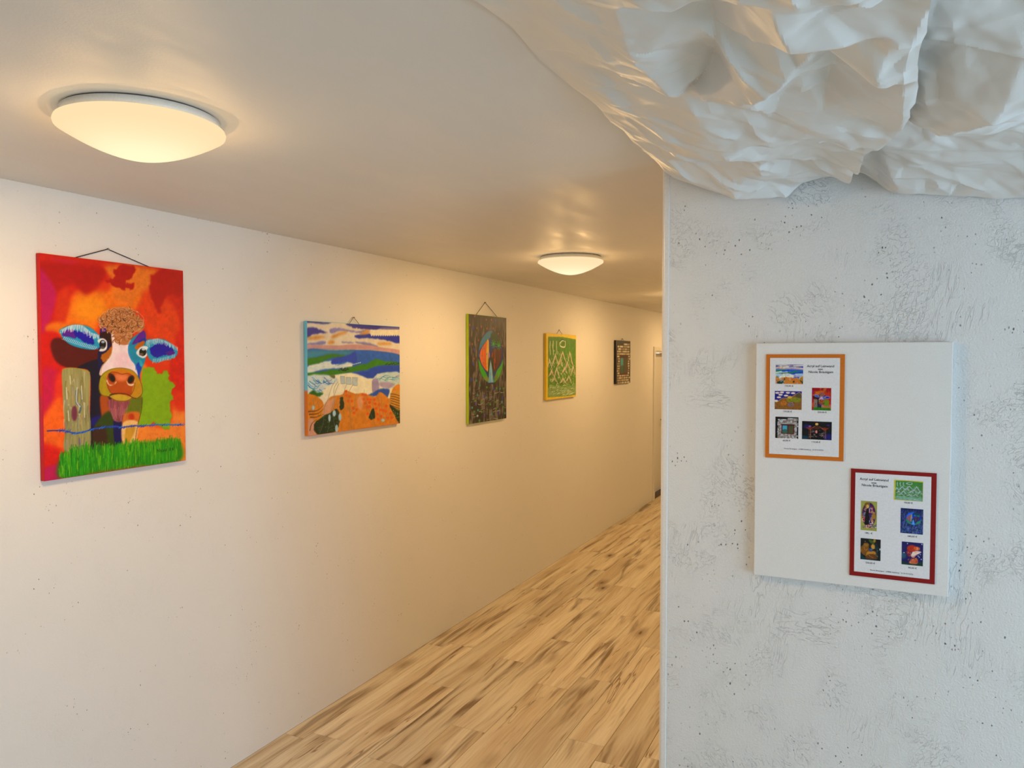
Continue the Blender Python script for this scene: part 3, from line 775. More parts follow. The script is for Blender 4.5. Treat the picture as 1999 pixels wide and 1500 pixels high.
    W = ((190,494),(360,488),(430,500),(540,525),(640,510),(740,478),(880,455),(1010,445),(1120,455),(1240,440),(1360,440),(1500,428),(1650,428),(1780,430),(1850,428))
    P.line(W, 2.3, (22,72,190)); P.line(((190,494),(360,488)), 1.2, (40,30,90))
    P.line(((1360,436),(1500,425),(1650,425),(1850,425)), 1.1, (36,150,206))
    for x, y in W[1:]:
        for dx in (-26, 4, 30):
            P.line(((x+dx-24, y+rs.uniform(8, 20)), (x+dx, y-3), (x+dx+24, y-rs.uniform(14, 30))), 1.7, rs.choice(((20,70,200),(30,120,214),(14,50,170))), taper=True)
    sig = [[(1546,775),(1548,730),(1572,765),(1576,728)],[(1590,738),(1588,762)],[(1614,738),(1600,748),(1604,762),(1618,760)],[(1632,738),(1624,750),(1634,760),(1640,746),(1632,738)],[(1652,730),(1650,756),(1664,754)],[(1682,728),(1670,730),(1672,752),(1686,750)],[(1714,722),(1730,718),(1730,730),(1716,746),(1736,742)],[(1748,716),(1760,716),(1752,728),(1764,734),(1750,744)]]
    for g in sig: P.line([(x*0.9+150, y) for x, y in g], 0.75, (6,10,4), smooth=False)
    return P.done((1.02, 1.02, 1.02))

# ------------------------------------------------------------------ artwork: sea shore
def art_sea():
    P = Paint(280, 196, ((603.8, 627), (780.4, 639.6), (779.5, 826.8), (606.1, 850.6)), (224, 220, 204), 8)
    rs = random.Random(3); P.view(580, 600, 5.555)
    S = dict(soft=2, ragged=1.0, var=0.08)
    P.poly(((130,145),(1115,215),(1115,480),(130,430)), (214,206,190), soft=2)
    P.poly(((130,145),(375,168),(360,184),(230,182),(130,168)), (24,40,140), **S)
    P.poly(((125,235),(220,225),(300,260),(350,280),(240,290),(190,302),(120,335)), (18,28,150), **S)
    P.poly(((580,180),(1118,212),(1118,245),(930,238),(860,252),(760,246),(700,238),(620,225)), (26,26,146), **S)
    P.poly(((900,225),(1118,225),(1118,262),(1000,262)), (104,100,170), soft=4)
    P.poly(((370,250),(440,225),(520,240),(650,265),(780,250),(700,290),(600,272),(480,262),(400,290)), (128,126,190), **S)
    P.poly(((640,318),(780,290),(1000,312),(1116,280),(1116,398),(980,370),(860,350),(740,340),(680,345)), (14,38,172), **S)
    for k in range(13):
        x = 800+k*24; P.poly(((x,262),(x+34,252),(x+40,290),(x+14,322)), (226,220,196), soft=1)
    for q in (((140,335),(240,310),(330,325),(250,352),(150,355)), ((400,312),(520,268),(560,280),(480,312),(400,345)), ((690,300),(760,255),(800,270),(760,300)), ((880,395),(1000,390),(1020,412),(900,416)), ((350,400),(380,365),(430,380),(400,405))):
        P.poly(q, (200,140,62), soft=4, var=0.1)
    for q in (((140,400),(320,370),(310,410),(180,415)), ((640,382),(780,395),(880,430),(860,447),(720,415)), ((505,378),(630,390),(600,398),(520,390))):
        P.poly(q, (126,126,186), **S)
    P.poly(((128,415),(450,420),(600,410),(800,420),(900,440),(1116,475),(1116,530),(950,502),(850,477),(650,467),(400,472),(128,470)), (192,146,152), soft=1)
    P.poly(((128,470),(400,474),(650,468),(850,478),(1116,528),(1116,645),(800,690),(128,740)), (22,92,196), soft=1, var=0.10)
    P.poly(((128,472),(450,476),(640,480),(560,525),(400,512),(250,540),(128,575)), (42,132,166), soft=5)
    P.poly(((150,640),(280,600),(380,588),(480,622),(600,590),(612,640),(520,662),(350,672),(135,718)), (206,222,228), **S)
    P.poly(((385,600),(440,550),(560,530),(640,490),(660,600),(600,612),(540,590),(430,630)), (18,66,194), **S)
    P.poly(((132,570),(250,540),(400,512),(540,525),(480,540),(380,560),(280,600),(132,635)), (38,120,18), **S)
    P.poly(((135,722),(300,700),(400,680),(500,680),(600,650),(760,620),(850,570),(960,590),(1116,615),(1116,638),(950,637),(850,652),(760,682),(620,708),(430,736),(135,748)), (44,124,16), **S)
    for k in range(26): P.oval(470+rs.uniform(0, 100), 680+rs.uniform(-16, 16), 7, 5, (14,40,8))
    for k in range(22): P.oval(960+k*7, 618+rs.uniform(-8, 12), 6, 5, (14,50,12))
    P.poly(((615,710),(760,690),(860,652),(1000,637),(1116,642),(1116,725),(900,722),(840,770),(790,787),(720,760),(630,748)), (14,66,188), **S)
    P.poly(((135,750),(380,745),(470,790),(440,830),(320,870),(300,930),(135,975)), (196,216,226), **S)
    for k in range(22):
        x = rs.uniform(140, 340); y = rs.uniform(760, 900)
        P.line(((x, y), (x+50, y+rs.uniform(20, 50)), (x+rs.uniform(80, 130), y+rs.uniform(-10, 30))), rs.uniform(1.0, 2.4), rs.choice(((24,140,192),(60,160,206),(40,80,170),(230,236,236))), taper=True)
    P.poly(((430,745),(620,720),(760,775),(830,790),(830,935),(620,945),(520,922),(400,962),(320,985),(305,900),(460,800)), (230,228,204), soft=2)
    P.poly(((830,780),(900,730),(1000,710),(1116,725),(1116,865),(1010,882),(940,870),(850,830)), (182,206,216), **S)
    for k in range(12):
        x = 850+k*20; P.line(((x, 800-rs.uniform(0, 50)), (x+60, 740+rs.uniform(0, 50)), (x+130, 760+rs.uniform(0, 60))), 1.3, rs.choice(((40,150,190),(226,230,228),(130,130,190))), taper=True)
    P.poly(((370,742),(425,742),(425,775),(400,770)), (96,104,60), soft=1)
    P.poly(((820,800),(880,790),(886,920),(830,945)), (150,140,188), **S); P.poly(((900,820),(1050,832),(1000,882),(920,872)), (160,150,192), **S)
    P.poly(((775,955),(830,930),(900,890),(1000,900),(970,992),(900,962),(830,972)), (28,78,182), **S)
    P.poly(((155,942),(200,900),(240,925),(300,930),(300,945),(240,978)), (28,100,28), **S)
    for q in (((485,752),(530,755),(535,832),(490,835)), ((545,765),(598,768),(600,842),(545,838)), ((610,765),(665,770),(662,857),(610,850))):
        P.poly(q, (176,196,204), smooth=False); P.line(q+(q[0],), 0.6, (110,126,130), smooth=False)
    for k in range(7): P.line(((160+k*90, 615+rs.uniform(-15, 30)), (210+k*60, 640), (300+k*50, 630+rs.uniform(-15, 25))), 1.0, rs.choice(((60,120,190),(236,240,238))), taper=True)
    P.poly(((100,990),(200,950),(290,1010),(320,1062),(380,975),(500,950),(540,905),(640,940),(720,935),(770,952),(850,972),(900,925),(960,960),(1000,992),(1040,880),(1118,872),(1118,1270),(100,1400)), (206,126,34), soft=1, var=0.10)
    P.poly(((310,1062),(380,1000),(430,990),(400,1100),(350,1182),(300,1210)), (204,150,118), soft=3); P.poly(((660,990),(720,980),(712,1100),(680,1100)), (214,150,110), soft=4)
    P.poly(((140,1240),(200,1200),(230,1330),(230,1390),(140,1395)), (200,146,122), soft=4)
    for q in (((215,1255),(380,1140),(460,1110),(472,1250),(420,1352),(240,1375)), ((478,1000),(512,980),(524,1080),(478,1112)), ((1000,1060),(1116,1110),(1112,1262),(1080,1230)), ((830,1095),(848,1200),(788,1212),(788,1170))):
        P.poly(q, (22,46,26), soft=1, ragged=1.5)
    for k in range(60): P.oval(rs.uniform(240, 455), rs.uniform(1150, 1350), 5, 4, (70,104,40))
    for k in range(26): P.oval(rs.uniform(1030, 1105), rs.uniform(1090, 1200), 5, 4, (96,130,50))
    P.poly(((1020,930),(1060,905),(1118,920),(1118,1110),(1010,1060),(1005,1000)), (196,140,52), soft=1)
    for k in range(6): P.line(((1012, 945+k*24), (1060, 950+k*27), (1116, 970+k*27)), 1.5, (84,54,12))
    for a in (((150,1130),(240,1120),(300,1070)), ((160,1160),(250,1150),(310,1100)), ((170,1190),(230,1190),(310,1160)), ((165,1330),(185,1260),(240,1210))): P.line(a, 2.6, (112,68,18), taper=True)
    for x, y in ((545,915),(550,960),(585,970),(565,1020),(605,1020),(620,1095),(655,1110),(625,1145),(720,950),(750,955),(730,1000),(770,1000),(800,1005),(840,1005),(745,1045),(790,1035),(765,1085),(790,1080),(850,1050),(770,1155),(860,1100),(905,1115),(870,1160),(910,1185),(880,1215),(935,1120),(965,1075),(960,1130),(980,1200),(1020,1200),(1010,1150),(890,1060)):
        P.oval(x, y, 15, 15, (214,84,22), soft=1)
    for a in (((430,800),(390,880),(360,980),(320,1080),(310,1180),(300,1270),(265,1370)), ((460,810),(420,880),(415,990),(390,1120),(370,1240),(350,1350)), ((470,830),(430,930),(425,1010),(410,1140),(415,1240),(440,1320)), ((490,990),(455,1080),(460,1180),(470,1290)),
              ((550,845),(525,920),(540,1040),(580,1130),(590,1220),(600,1320)), ((610,855),(570,940),(585,1060),(582,1130)), ((655,935),(635,1030),(635,1100),(585,1135)), ((735,895),(740,990),(780,1100),(820,1200),(850,1285)), ((820,800),(820,950),(830,1100)), ((885,920),(890,1060),(900,1180),(925,1240)), ((915,950),(920,1100),(935,1200),(925,1280)), ((1010,930),(1000,1080),(960,1200)), ((200,1000),(205,1060),(190,1110)), ((260,1010),(215,1070),(160,1120))):
        P.line(a, 0.7, (96,116,120)); 
    for x, y, r, h_ in ((370,1200,12,40),(420,1150,18,34),(480,1190,16,40),(445,1310,16,40),(200,1090,14,24),(930,1225,18,16)): P.oval(x, y, r, h_, (160,196,214), soft=1)
    return P.done((1.10, 1.15, 1.25))

# ------------------------------------------------------------------ artwork: egg shaped window on a dark ground
def art_globe():
    P = Paint(170, 236, ((917.5, 613.9), (988.6, 621.4), (987.9, 817.5), (915.6, 828.7)), (40, 34, 26), 12)
    rs = random.Random(8); P.view(890, 570, 5.354)
    n1 = vnoise(P.w, P.h, 26, 12, P.rs); n2 = vnoise(P.w, P.h, 60, 22, P.rs)
    m = np.clip((n1*0.6+n2*0.4-0.47)*4, 0, 1)[..., None]; P.a = P.a*(1-m)+np.array((112, 98, 84.))*m
    top = np.clip(1-np.linspace(0, 1, P.h)*5, 0, 1)[:, None, None]; P.a = P.a*(1-top*0.75)
    for k in range(120):
        x = rs.uniform(150, 520); y = rs.uniform(300, 950); P.line(((x, y), (x+rs.uniform(-6, 6), y+rs.uniform(30, 90))), rs.uniform(0.8, 2), rs.choice(((20,16,14),(128,116,104),(70,58,50),(34,28,26))), alpha=0.7, taper=True)
    for k in range(90):
        x = rs.uniform(150, 520); y = rs.uniform(980, 1340); P.line(((x, y), (x+20, y+rs.uniform(-16, 6)), (x+rs.uniform(30, 60), y+rs.uniform(-30, 20))), rs.uniform(0.8, 1.9), rs.choice(((18,14,12),(150,144,134),(196,192,180),(24,20,18),(90,80,72))), alpha=0.8, taper=True)
    for x, y in ((160,350),(210,260),(325,295),(378,295),(275,365),(230,380),(330,385),(395,385),(445,440),(245,505),(183,545),(490,565),(200,695),(228,770)): P.oval(x, y, 5, 12, (176,70,40), soft=1)
    for x, y in ((418,303),(196,380),(200,600),(190,750),(168,915),(214,1165),(302,1090),(484,1105),(300,1290),(440,1270),(394,1012)): P.oval(x, y, 8, 18, rs.choice(((46,44,140),(30,50,150),(92,52,140))), soft=1)
    for x, y in ((220,925),(230,1075),(255,975),(460,1012),(234,1235),(372,1280),(175,1208),(228,1295),(508,1270),(478,1150)): P.oval(x, y, 9, 12, rs.choice(((60,140,130),(150,180,170),(40,130,110))), soft=1)
    for x, y in ((325,995),(270,1150),(205,1135),(425,1005),(495,1010),(270,1255),(247,1345),(420,1220),(490,1205),(195,1250),(360,1175),(415,1150)): P.oval(x, y, 9, 11, (74,138,34), soft=1)
    E = [(367+126*math.cos(a), 682+278*math.sin(a)) for a in (2*math.pi*k/28 for k in range(28))]
    P.poly(E, (18,40,110), var=0.08)
    P.poly(((245,640),(258,540),(300,460),(350,412),(385,408),(380,450),(345,500),(290,560),(255,680)), (42,112,140), soft=1)
    P.poly(((250,620),(290,560),(345,500),(350,560),(300,620),(262,660)), (14,30,130), soft=1)
    P.poly(((258,650),(275,590),(340,502),(348,560),(338,700),(330,820),(285,770),(262,710)), (216,90,22), soft=1)
    P.poly(((330,520),(346,505),(350,600),(345,790),(328,825),(318,700)), (214,166,44), soft=1)
    for a in (((300,560),(285,640),(300,770)), ((318,535),(305,650),(318,790)), ((335,520),(320,640),(325,800))): P.line(a, 0.8, (150,40,14))
    for x, y in ((285,600),(300,590),(278,665),(295,700),(288,740),(325,650)): P.oval(x, y, 6, 9, (130,120,96))
    P.poly(((340,650),(352,625),(360,690),(350,740),(342,720)), (160,118,160), soft=1)
    P.poly(((392,600),(430,590),(470,600),(470,700),(440,780),(405,830),(390,740),(372,690),(378,640)), (84,38,20), soft=1)
    for a, c in ((((385,640),(380,690),(392,760)), (206,50,24)), (((405,700),(400,760),(408,800)), (214,60,26)), (((410,600),(408,660),(415,740)), (150,70,30)), (((432,600),(428,690),(415,800)), (40,26,16)), (((452,600),(455,700),(425,790)), (120,40,24))): P.line(a, 2.2, c)
    P.poly(((370,440),(420,430),(460,500),(470,560),(420,560),(380,520)), (18,60,26), soft=3)
    for cx_, cy_ in ((395,545),(450,560)):
        for k in range(9):
            a = k*0.7; P.line(((cx_, cy_), (cx_+26*math.cos(a), cy_+46*math.sin(a))), 1.3, (40,170,40), taper=True)
    P.poly(((243,700),(275,770),(320,850),(345,930),(310,920),(265,850),(245,770)), (40,150,22), soft=1)
    P.poly(((492,700),(470,760),(425,830),(395,940),(430,925),(470,850),(490,770)), (60,158,24), soft=1)
    P.poly(((290,900),(330,880),(350,940),(320,930)), (112,130,40), soft=2); P.poly(((400,890),(430,860),(440,900),(410,930)), (100,120,40), soft=2)
    P.poly(((345,700),(392,700),(395,880),(345,880)), (40,44,20), soft=2)
    P.poly(((366,705),(380,800),(396,945),(340,948),(352,800)), (96,160,186), smooth=False, var=0.1)
    P.line(((368,740),(372,850),(378,940)), 1.4, (206,206,180))
    P.line(E+[E[0]], 0.8, (14,12,20))
    return P.done((1.10, 1.25, 1.55))

# ------------------------------------------------------------------ artwork: white mountains on green with a yellow border
def art_mountains():
    P = Paint(190, 150, ((1067.7, 650), (1125.6, 656.2), (1123.7, 774.6), (1066.7, 780)), (214, 184, 28), 21)
    rs = random.Random(14); P.view(1040, 620, 7.404)
    P.poly(((232,275),(430,285),(600,310),(628,322),(622,700),(616,1120),(500,1138),(222,1145),(228,700)), (70,124,22), smooth=False, var=0.14)
    for k in range(60):
        x = rs.uniform(235, 600); y = rs.uniform(300, 1000); P.line(((x, y), (x+rs.uniform(-10, 10), y+40)), 1.6, rs.choice(((96,150,30),(50,104,20),(120,150,50))), alpha=0.5)
    for ax, ay, wl, wr, hh in ((335,530,75,70,250),(440,490,70,60,210),(540,500,60,75,330),(280,750,45,40,110),(350,720,45,60,190),(465,715,45,40,110),(250,590,30,40,160),(500,640,40,60,160),(410,610,50,30,110),(585,700,40,30,170),(320,850,40,40,90),(440,870,50,50,90),(520,840,40,45,100)):
        for q in range(3):
            f = 1-0.27*q; oy = q*16
            L_ = ((ax-wl*f+rs.uniform(-4, 4), ay+hh*f*0.9+oy), (ax-wl*f*0.45, ay+hh*f*0.42+oy), (ax, ay+oy)); R_ = ((ax, ay+oy), (ax+wr*f*0.5, ay+hh*f*0.5+oy), (ax+wr*f, ay+hh*f+oy))
            for g_ in (L_, R_):
                P.line([(x+3, y+10) for x, y in g_], 1.6, rs.choice(((58,50,30),(120,64,44),(44,70,24))), smooth=False, alpha=0.8)
                P.line(g_, 1.5, rs.choice(((226,190,150),(216,208,184),(222,200,160),(176,190,140))), smooth=False, alpha=0.92)
    for k in range(150):
        x = rs.uniform(245, 600); y = rs.uniform(340, 980)
        if 520 < y or x < 480: P.line(((x, y), (x+rs.uniform(-14, 14), y+rs.uniform(10, 50))), rs.uniform(0.6, 1.4), rs.choice(((224,222,190),(206,200,168),(120,80,50),(40,120,70),(196,206,160),(60,44,30))), alpha=0.8, taper=True)
    for k in range(170):
        x = rs.uniform(245, 605); y = rs.uniform(540, 960)
        P.line(((x, y), (x+rs.uniform(-16, 16), y-rs.uniform(10, 34)), (x+rs.uniform(-22, 22), y+rs.uniform(5, 40))), rs.uniform(0.6, 1.3), rs.choice(((226,214,180),(214,196,150),(206,206,176),(90,60,40),(190,200,150))), alpha=0.85, taper=True)
    for x in (262,305,355): P.line(((x,345),(x-4,420),(x+2,530)), 3.2, (214,210,176), alpha=0.85)
    P.line(((400,380),(430,340),(475,350),(470,430),(410,420),(400,370)), 3.0, (210,206,170)); P.line(((400,345),(440,325),(470,340)), 2.4, (34,80,18))
    P.poly(((225,1010),(330,985),(450,1000),(560,980),(618,1000),(614,1120),(500,1136),(222,1142)), (120,150,84), soft=4)
    for k in range(70):
        x = rs.uniform(228, 590); y = rs.uniform(960, 1125); P.line(((x, y), (x+22, y-rs.uniform(5, 20)), (x+48, y+rs.uniform(-12, 16))), rs.uniform(0.8, 1.7), rs.choice(((206,212,170),(176,196,140),(60,104,40),(220,222,190))), alpha=0.85, taper=True)
    for q in (((190,200),(650,250),(640,330),(430,284),(232,276),(190,270)), ((180,200),(232,230),(222,1150),(180,1200)), ((180,1140),(222,1143),(500,1137),(616,1121),(640,1120),(640,1200),(180,1220)), ((629,300),(660,300),(650,1160),(616,1160))):
        P.poly(q, (214,184,28), smooth=False)
    return P.done((1.3, 1.35, 1.6))

# ------------------------------------------------------------------ artwork: window in a stone wall
def art_stone_window():
    P = Paint(150, 132, ((1204, 665.3), (1230, 665.3), (1229.8, 747), (1203, 750.7)), (12, 9, 8), 30)
    rs = random.Random(2); P.view(0, 0, 1)
    def uv(u, v): return (1204+26*u-0.8*v, 665.3+82*v+3*v*(1-u))
    rows_ = 17
    for r in range(rows_):
        v = 0.055+r*0.056
        u = 0.09+rs.uniform(0, 0.04)+(0.42 if r == 0 else 0)
        while u < 0.93:
            w = rs.uniform(0.045, 0.085)
            if not (0.28 < u+w/2 < 0.83 and 0.35 < v+0.02 < 0.79):
                c = rs.choice(((206,184,136),(176,150,104),(226,208,166),(150,124,84)))
                P.poly([uv(u+0.006, v+0.01), uv(u+w-0.008, v+0.006), uv(u+w-0.006, v+0.043), uv(u+0.006, v+0.045)], c, var=0.1)
            u += w
    P.poly([uv(0.27, 0.345), uv(0.84, 0.345), uv(0.84, 0.795), uv(0.27, 0.795)], (84,26,16), smooth=False)
    P.poly([uv(0.33, 0.40), uv(0.53, 0.40), uv(0.53, 0.745), uv(0.33, 0.745)], (60,150,136), smooth=False)
    P.poly([uv(0.33, 0.62), uv(0.42, 0.56), uv(0.53, 0.60), uv(0.53, 0.745), uv(0.33, 0.745)], (54,92,58))
    P.poly([uv(0.59, 0.40), uv(0.79, 0.40), uv(0.79, 0.745), uv(0.59, 0.745)], (66,70,28), smooth=False)
    for k in range(6): P.line([uv(0.61+k*0.033, 0.42+rs.uniform(0, 0.1)), uv(0.61+k*0.033, 0.73)], 1.4, rs.choice(((110,66,30),(60,96,50))), smooth=False)
    return P.done((1.15, 1.3, 1.7))

# ------------------------------------------------------------------ small artworks that appear only on the price lists
Q1 = ((0, 0), (100, 0), (100, 70), (0, 70))
def art_farm():
    P = Paint(66, 46, Q1, (130, 84, 30), 4); rs = random.Random(1)
    P.poly(((0,0),(100,0),(100,10),(78,14),(60,24),(30,30),(10,42),(0,46)), (24,30,130), smooth=False)
    for x, y in ((10,8),(27,6),(49,7),(68,8),(22,15),(42,18),(16,25),(6,38)): P.oval(x, y, 8, 3.4, (226,204,190))
    P.line(((0,44),(12,40),(30,28),(55,26),(78,12),(90,5),(100,14)), 1.0, (206,150,60))
    P.poly(((52,26),(90,24),(92,40),(48,40)), (120,124,20), soft=1); P.poly(((78,16),(90,7),(98,16),(96,26),(80,24)), (84,74,40)); P.oval(56, 24, 8, 5, (206,160,50))
    P.oval(60, 50, 13, 9, (120,94,96)); P.oval(34, 46, 12, 10, (176,104,24))
    for k in range(40): x = rs.uniform(5, 95); y = rs.uniform(30, 66); P.line(((x, y), (x+rs.uniform(-8, 8), y+rs.uniform(-6, 6))), 0.6, rs.choice(((60,30,10),(206,140,40),(150,90,30),(30,20,14))))
    return P.done((1.2,)*3)
def art_night():
    P = Paint(72, 46, Q1, (8, 5, 10), 5); rs = random.Random(2)
    P.oval(16, 20, 12, 8, (24,20,84), soft=3); P.oval(88, 58, 16, 14, (20,24,96), soft=3); P.oval(10, 62, 14, 8, (10,50,70), soft=3); P.oval(88, 14, 6, 3, (50,30,120), soft=1)
    P.oval(50, 11, 5, 5, (226,180,90)); P.oval(50, 24, 12, 7, (70,30,14), soft=1)
    for x in (27, 77):
        P.poly(((x-12,24),(x+12,24),(x+4,31),(x-4,31)), (120,34,20)); 
        for d in (-2, 3): P.line(((x+d,30),(x+d,66)), 0.7, (206,120,70))
    P.oval(27, 20, 5, 3, (110,70,150)); P.line(((36,24),(44,20)), 0.6, (206,140,80)); P.line(((60,20),(72,30)), 0.6, (206,140,80))
    for k in range(24): x = rs.uniform(20, 72); y = rs.uniform(34, 60); P.line(((x, y), (x+rs.uniform(4, 9), y+rs.uniform(-3, 3))), 0.7, rs.choice(((220,200,196),(206,150,150),(150,130,140))))
    P.oval(49, 40, 3, 6, (216,130,120))
    return P.done((1.2,)*3)
QP = ((0, 0), (70, 0), (70, 130), (0, 130))
def art_figure():
    P = Paint(40, 70, QP, (150, 150, 70), 6); rs = random.Random(3)
    P.oval(35, 60, 30, 54, (60,30,70), soft=1)
    for k in range(60):
        a = rs.uniform(0, 6.28); x = 35+26*math.cos(a)*rs.uniform(0.3, 1); y = 58+48*math.sin(a)*rs.uniform(0.3, 1)
        P.line(((x, y), (x+rs.uniform(-9, 9), y+rs.uniform(-4, 14)), (x+rs.uniform(-10, 10), y+rs.uniform(6, 22))), rs.uniform(0.8, 1.7), rs.choice(((190,40,70),(40,50,150),(226,206,206),(206,110,130),(30,20,30),(196,150,60),(60,120,150))))
    P.oval(27, 18, 11, 12, (120,84,30)); P.oval(29, 24, 6, 8, (206,160,80)); P.poly(((24,40),(32,40),(36,98),(18,100)), (14,12,14))
    P.oval(56, 66, 8, 14, (150,110,40), soft=1)
    for k in range(16): x = rs.uniform(4, 60); P.line(((x, 122-rs.uniform(0, 14)), (x+14, 106+rs.uniform(-6, 12))), 1.2, rs.choice(((214,120,130),(60,60,150),(226,200,190),(90,120,60))))
    return P.done((1.2,)*3)
QS = ((0, 0), (90, 0), (90, 100), (0, 100))
def art_throne():
    P = Paint(46, 50, QS, (20, 22, 22), 7); rs = random.Random(4)
    P.poly(((0,46),(20,26),(36,28),(36,80),(4,70)), (120,76,24), soft=1); P.oval(26, 30, 12, 9, (140,96,30), soft=1)
    P.poly(((32,62),(66,58),(70,88),(28,90)), (176,120,36), soft=1); P.poly(((34,74),(70,72),(74,92),(26,94)), (100,58,24), soft=1)
    P.oval(56, 36, 9, 12, (190,136,50), soft=1); P.oval(46, 52, 8, 8, (30,70,140), soft=1); P.poly(((36,4),(60,10),(60,24),(44,20)), (60,84,30), soft=1); P.oval(62, 8, 6, 8, (160,120,40), soft=1)
    P.oval(86, 46, 2, 5, (206,206,200)); P.poly(((2,70),(26,94),(80,96),(80,100),(0,100)), (16,54,64), soft=2); P.poly(((66,20),(80,40),(78,90),(70,70)), (20,44,54), soft=2)
    for k in range(20): x = rs.uniform(5, 75); y = rs.uniform(10, 90); P.line(((x, y), (x+rs.uniform(-8, 8), y+rs.uniform(-8, 8))), 0.7, rs.choice(((206,150,60),(30,26,16),(80,50,20))))
    return P.done((1.2,)*3)
def art_fire_bird():
    P = Paint(46, 54, QS, (28, 26, 92), 9); rs = random.Random(6)
    P.poly(((0,86),(50,92),(90,80),(90,100),(0,100)), (20,54,44), soft=2); P.oval(8, 60, 12, 14, (40,80,110), soft=3)
    P.oval(44, 28, 22, 15, (170,44,22), soft=1); P.oval(64, 26, 12, 8, (206,90,40), soft=1); P.poly(((46,42),(70,36),(82,40),(62,54),(50,66),(40,60)), (226,200,190), soft=1)
    P.poly(((38,78),(60,66),(68,76),(64,92),(34,92)), (190,96,60), soft=1); P.poly(((20,40),(40,44),(36,64),(26,60)), (120,30,50), soft=1)
    for k in range(36): x = rs.uniform(24, 70); y = rs.uniform(16, 88); P.line(((x, y), (x+rs.uniform(-7, 7), y+rs.uniform(-7, 7))), 0.8, rs.choice(((226,120,60),(130,20,16),(206,70,30),(236,190,160))))
    for x, y in ((24,8),(84,6),(78,50),(74,62),(82,70),(70,58),(10,48)): P.oval(x, y, 2, 2, (196,206,240))
    return P.done((1.2,)*3)

# ------------------------------------------------------------------ hung paintings on the left wall
def make_painting(label, img, y0, y1, z0, z1, side, cord, apex, feet, cat='painting', side2=None):
    yc = (y0+y1)/2; w = y1-y0; h = z1-z0; D = 0.020; g = 0.003
    e = tag(empty('acrylic_painting', (XL, yc, z0)), label, cat, 'acrylic paintings along the corridor wall')
    bm = boxes((g, g+D, -w/2, w/2, 0, h)); bevel(bm, 0.0015, 1)
    body = obj('canvas', bm, side, e)
    paint_mesh('painted_front', img, w-0.003, h-0.003, e, M['paint'], (0, 1, 0), (0, 0, 1), (g+D+0.0004, -w/2+0.0015, 0.0015))
    ay, az = apex; bm = bmesh.new()
    f0, f1 = feet
    back = 0.010
    tube(bm, ((back, f0-yc, h-0.02), (back, f0-yc, h), (0.008, ay-yc-0.004, az-z0-0.004), (0.008, ay-yc, az-z0), (0.008, ay-yc+0.004, az-z0-0.004), (back, f1-yc, h), (back, f1-yc, h-0.02)), 0.0017, 6)
    obj('hanging_cord', bm, cord, e)
    bm = bmesh.new(); tube(bm, ((-0.01, ay-yc, az-z0-0.003), (0.012, ay-yc, az-z0-0.003)), 0.0016, 8); tube(bm, ((0.012, ay-yc, az-z0-0.003), (0.0135, ay-yc, az-z0-0.003)), 0.0035, 10)
    obj('nail', bm, M['nail'], e)
    return e

def side_mat(name, stops):
    """colour of a canvas edge by height (local z)"""
    t = NT(name); c = t.coord(); sp = t.n('ShaderNodeSeparateXYZ'); t.l(c, sp.inputs[0])
    z = t.math('MULTIPLY_ADD', t.noise(c, 30, 2), 0.03, sp.outputs[2])
    col = rgba(stops[0][1])
    for h_, k in stops[1:]: col = t.mix(t.ramp(z, h_, h_+0.02), col, rgba(k))
    t.bsdf(col, 0.5, None, 0.3); return t.m

cow, sea, globe, mtn, stone = art_cow(), art_sea(), art_globe(), art_mountains(), art_stone_window()
make_painting('tall red painting of a curly haired cow behind a fence post', cow, 1.712, 2.322, 1.446, 2.242, side_mat('edge_red', ((0, (205,26,30)), (0.1, (200,20,60)), (0.3, (214,24,18)))), M['cord_black'], (1.986, 2.293), (1.851, 2.167))
make_painting('blue and orange seascape painting with clouds, waves and dotted ground', sea, 3.090, 3.930, 1.477, 2.066, side_mat('edge_blue_orange', ((0, (226,126,40)), (0.235, (120,206,236)))), M['cord_brown'], (3.498, 2.105), (3.455, 3.545))
make_painting('dark painting with an egg shaped colourful scene in its middle', globe, 4.800, 5.417, 1.402, 2.189, side_mat('edge_lime', ((0, (176,206,40)), (0.5, (170,200,30)))), M['cord_black'], (5.087, 2.291), (4.941, 5.283))
make_painting('green painting of white mountain zigzags with a yellow border', mtn, 6.215, 6.955, 1.503, 2.092, side_mat('edge_yellow', ((0, (226,190,40)), (0.3, (220,184,36)))), M['cord_dark'], (6.556, 2.133), (6.49, 6.63))
make_painting('small black painting of a window in a stone wall, nearest the door', stone, 8.197, 8.752, 1.582, 2.070, side_mat('edge_black', ((0, (14,12,12)), (0.3, (10,9,9)))), M['cord_black'], (8.487, 2.096), (8.44, 8.54))

# ------------------------------------------------------------------ white board with the two price lists
BX0, BX1, BZ0, BZ1 = -0.318, 0.177, 1.246, 1.9205
wb_ = tag(empty('blank_canvas', ((BX0+BX1)/2, YF, BZ0)), 'blank white stretched canvas hung on the rough wall as a board', 'canvas')
bw = (BX1-BX0)/2
bm = boxes((-bw, bw, -0.0205, -0.0025, 0, BZ1-BZ0)); bevel(bm, 0.002, 2)
obj('stretched_canvas', bm, M['board'], wb_)
obj('stretcher_bar', boxes((-bw+0.004, bw-0.004, -0.0025, 0.0, 0.004, 0.04)), M['cord_brown'], wb_)
obj('stretcher_bar', boxes((-bw+0.004, bw-0.004, -0.0025, 0.0, BZ1-BZ0-0.04, BZ1-BZ0-0.004)), M['cord_brown'], wb_)
for s_ in (-1, 1):
    x0 = -bw+0.004 if s_ < 0 else bw-0.04
    obj('stretcher_bar', boxes((x0, x0+0.036, -0.0025, 0.0, 0.04, BZ1-BZ0-0.04)), M['cord_brown'], wb_)
YS = YF-0.0205      # front face of the board

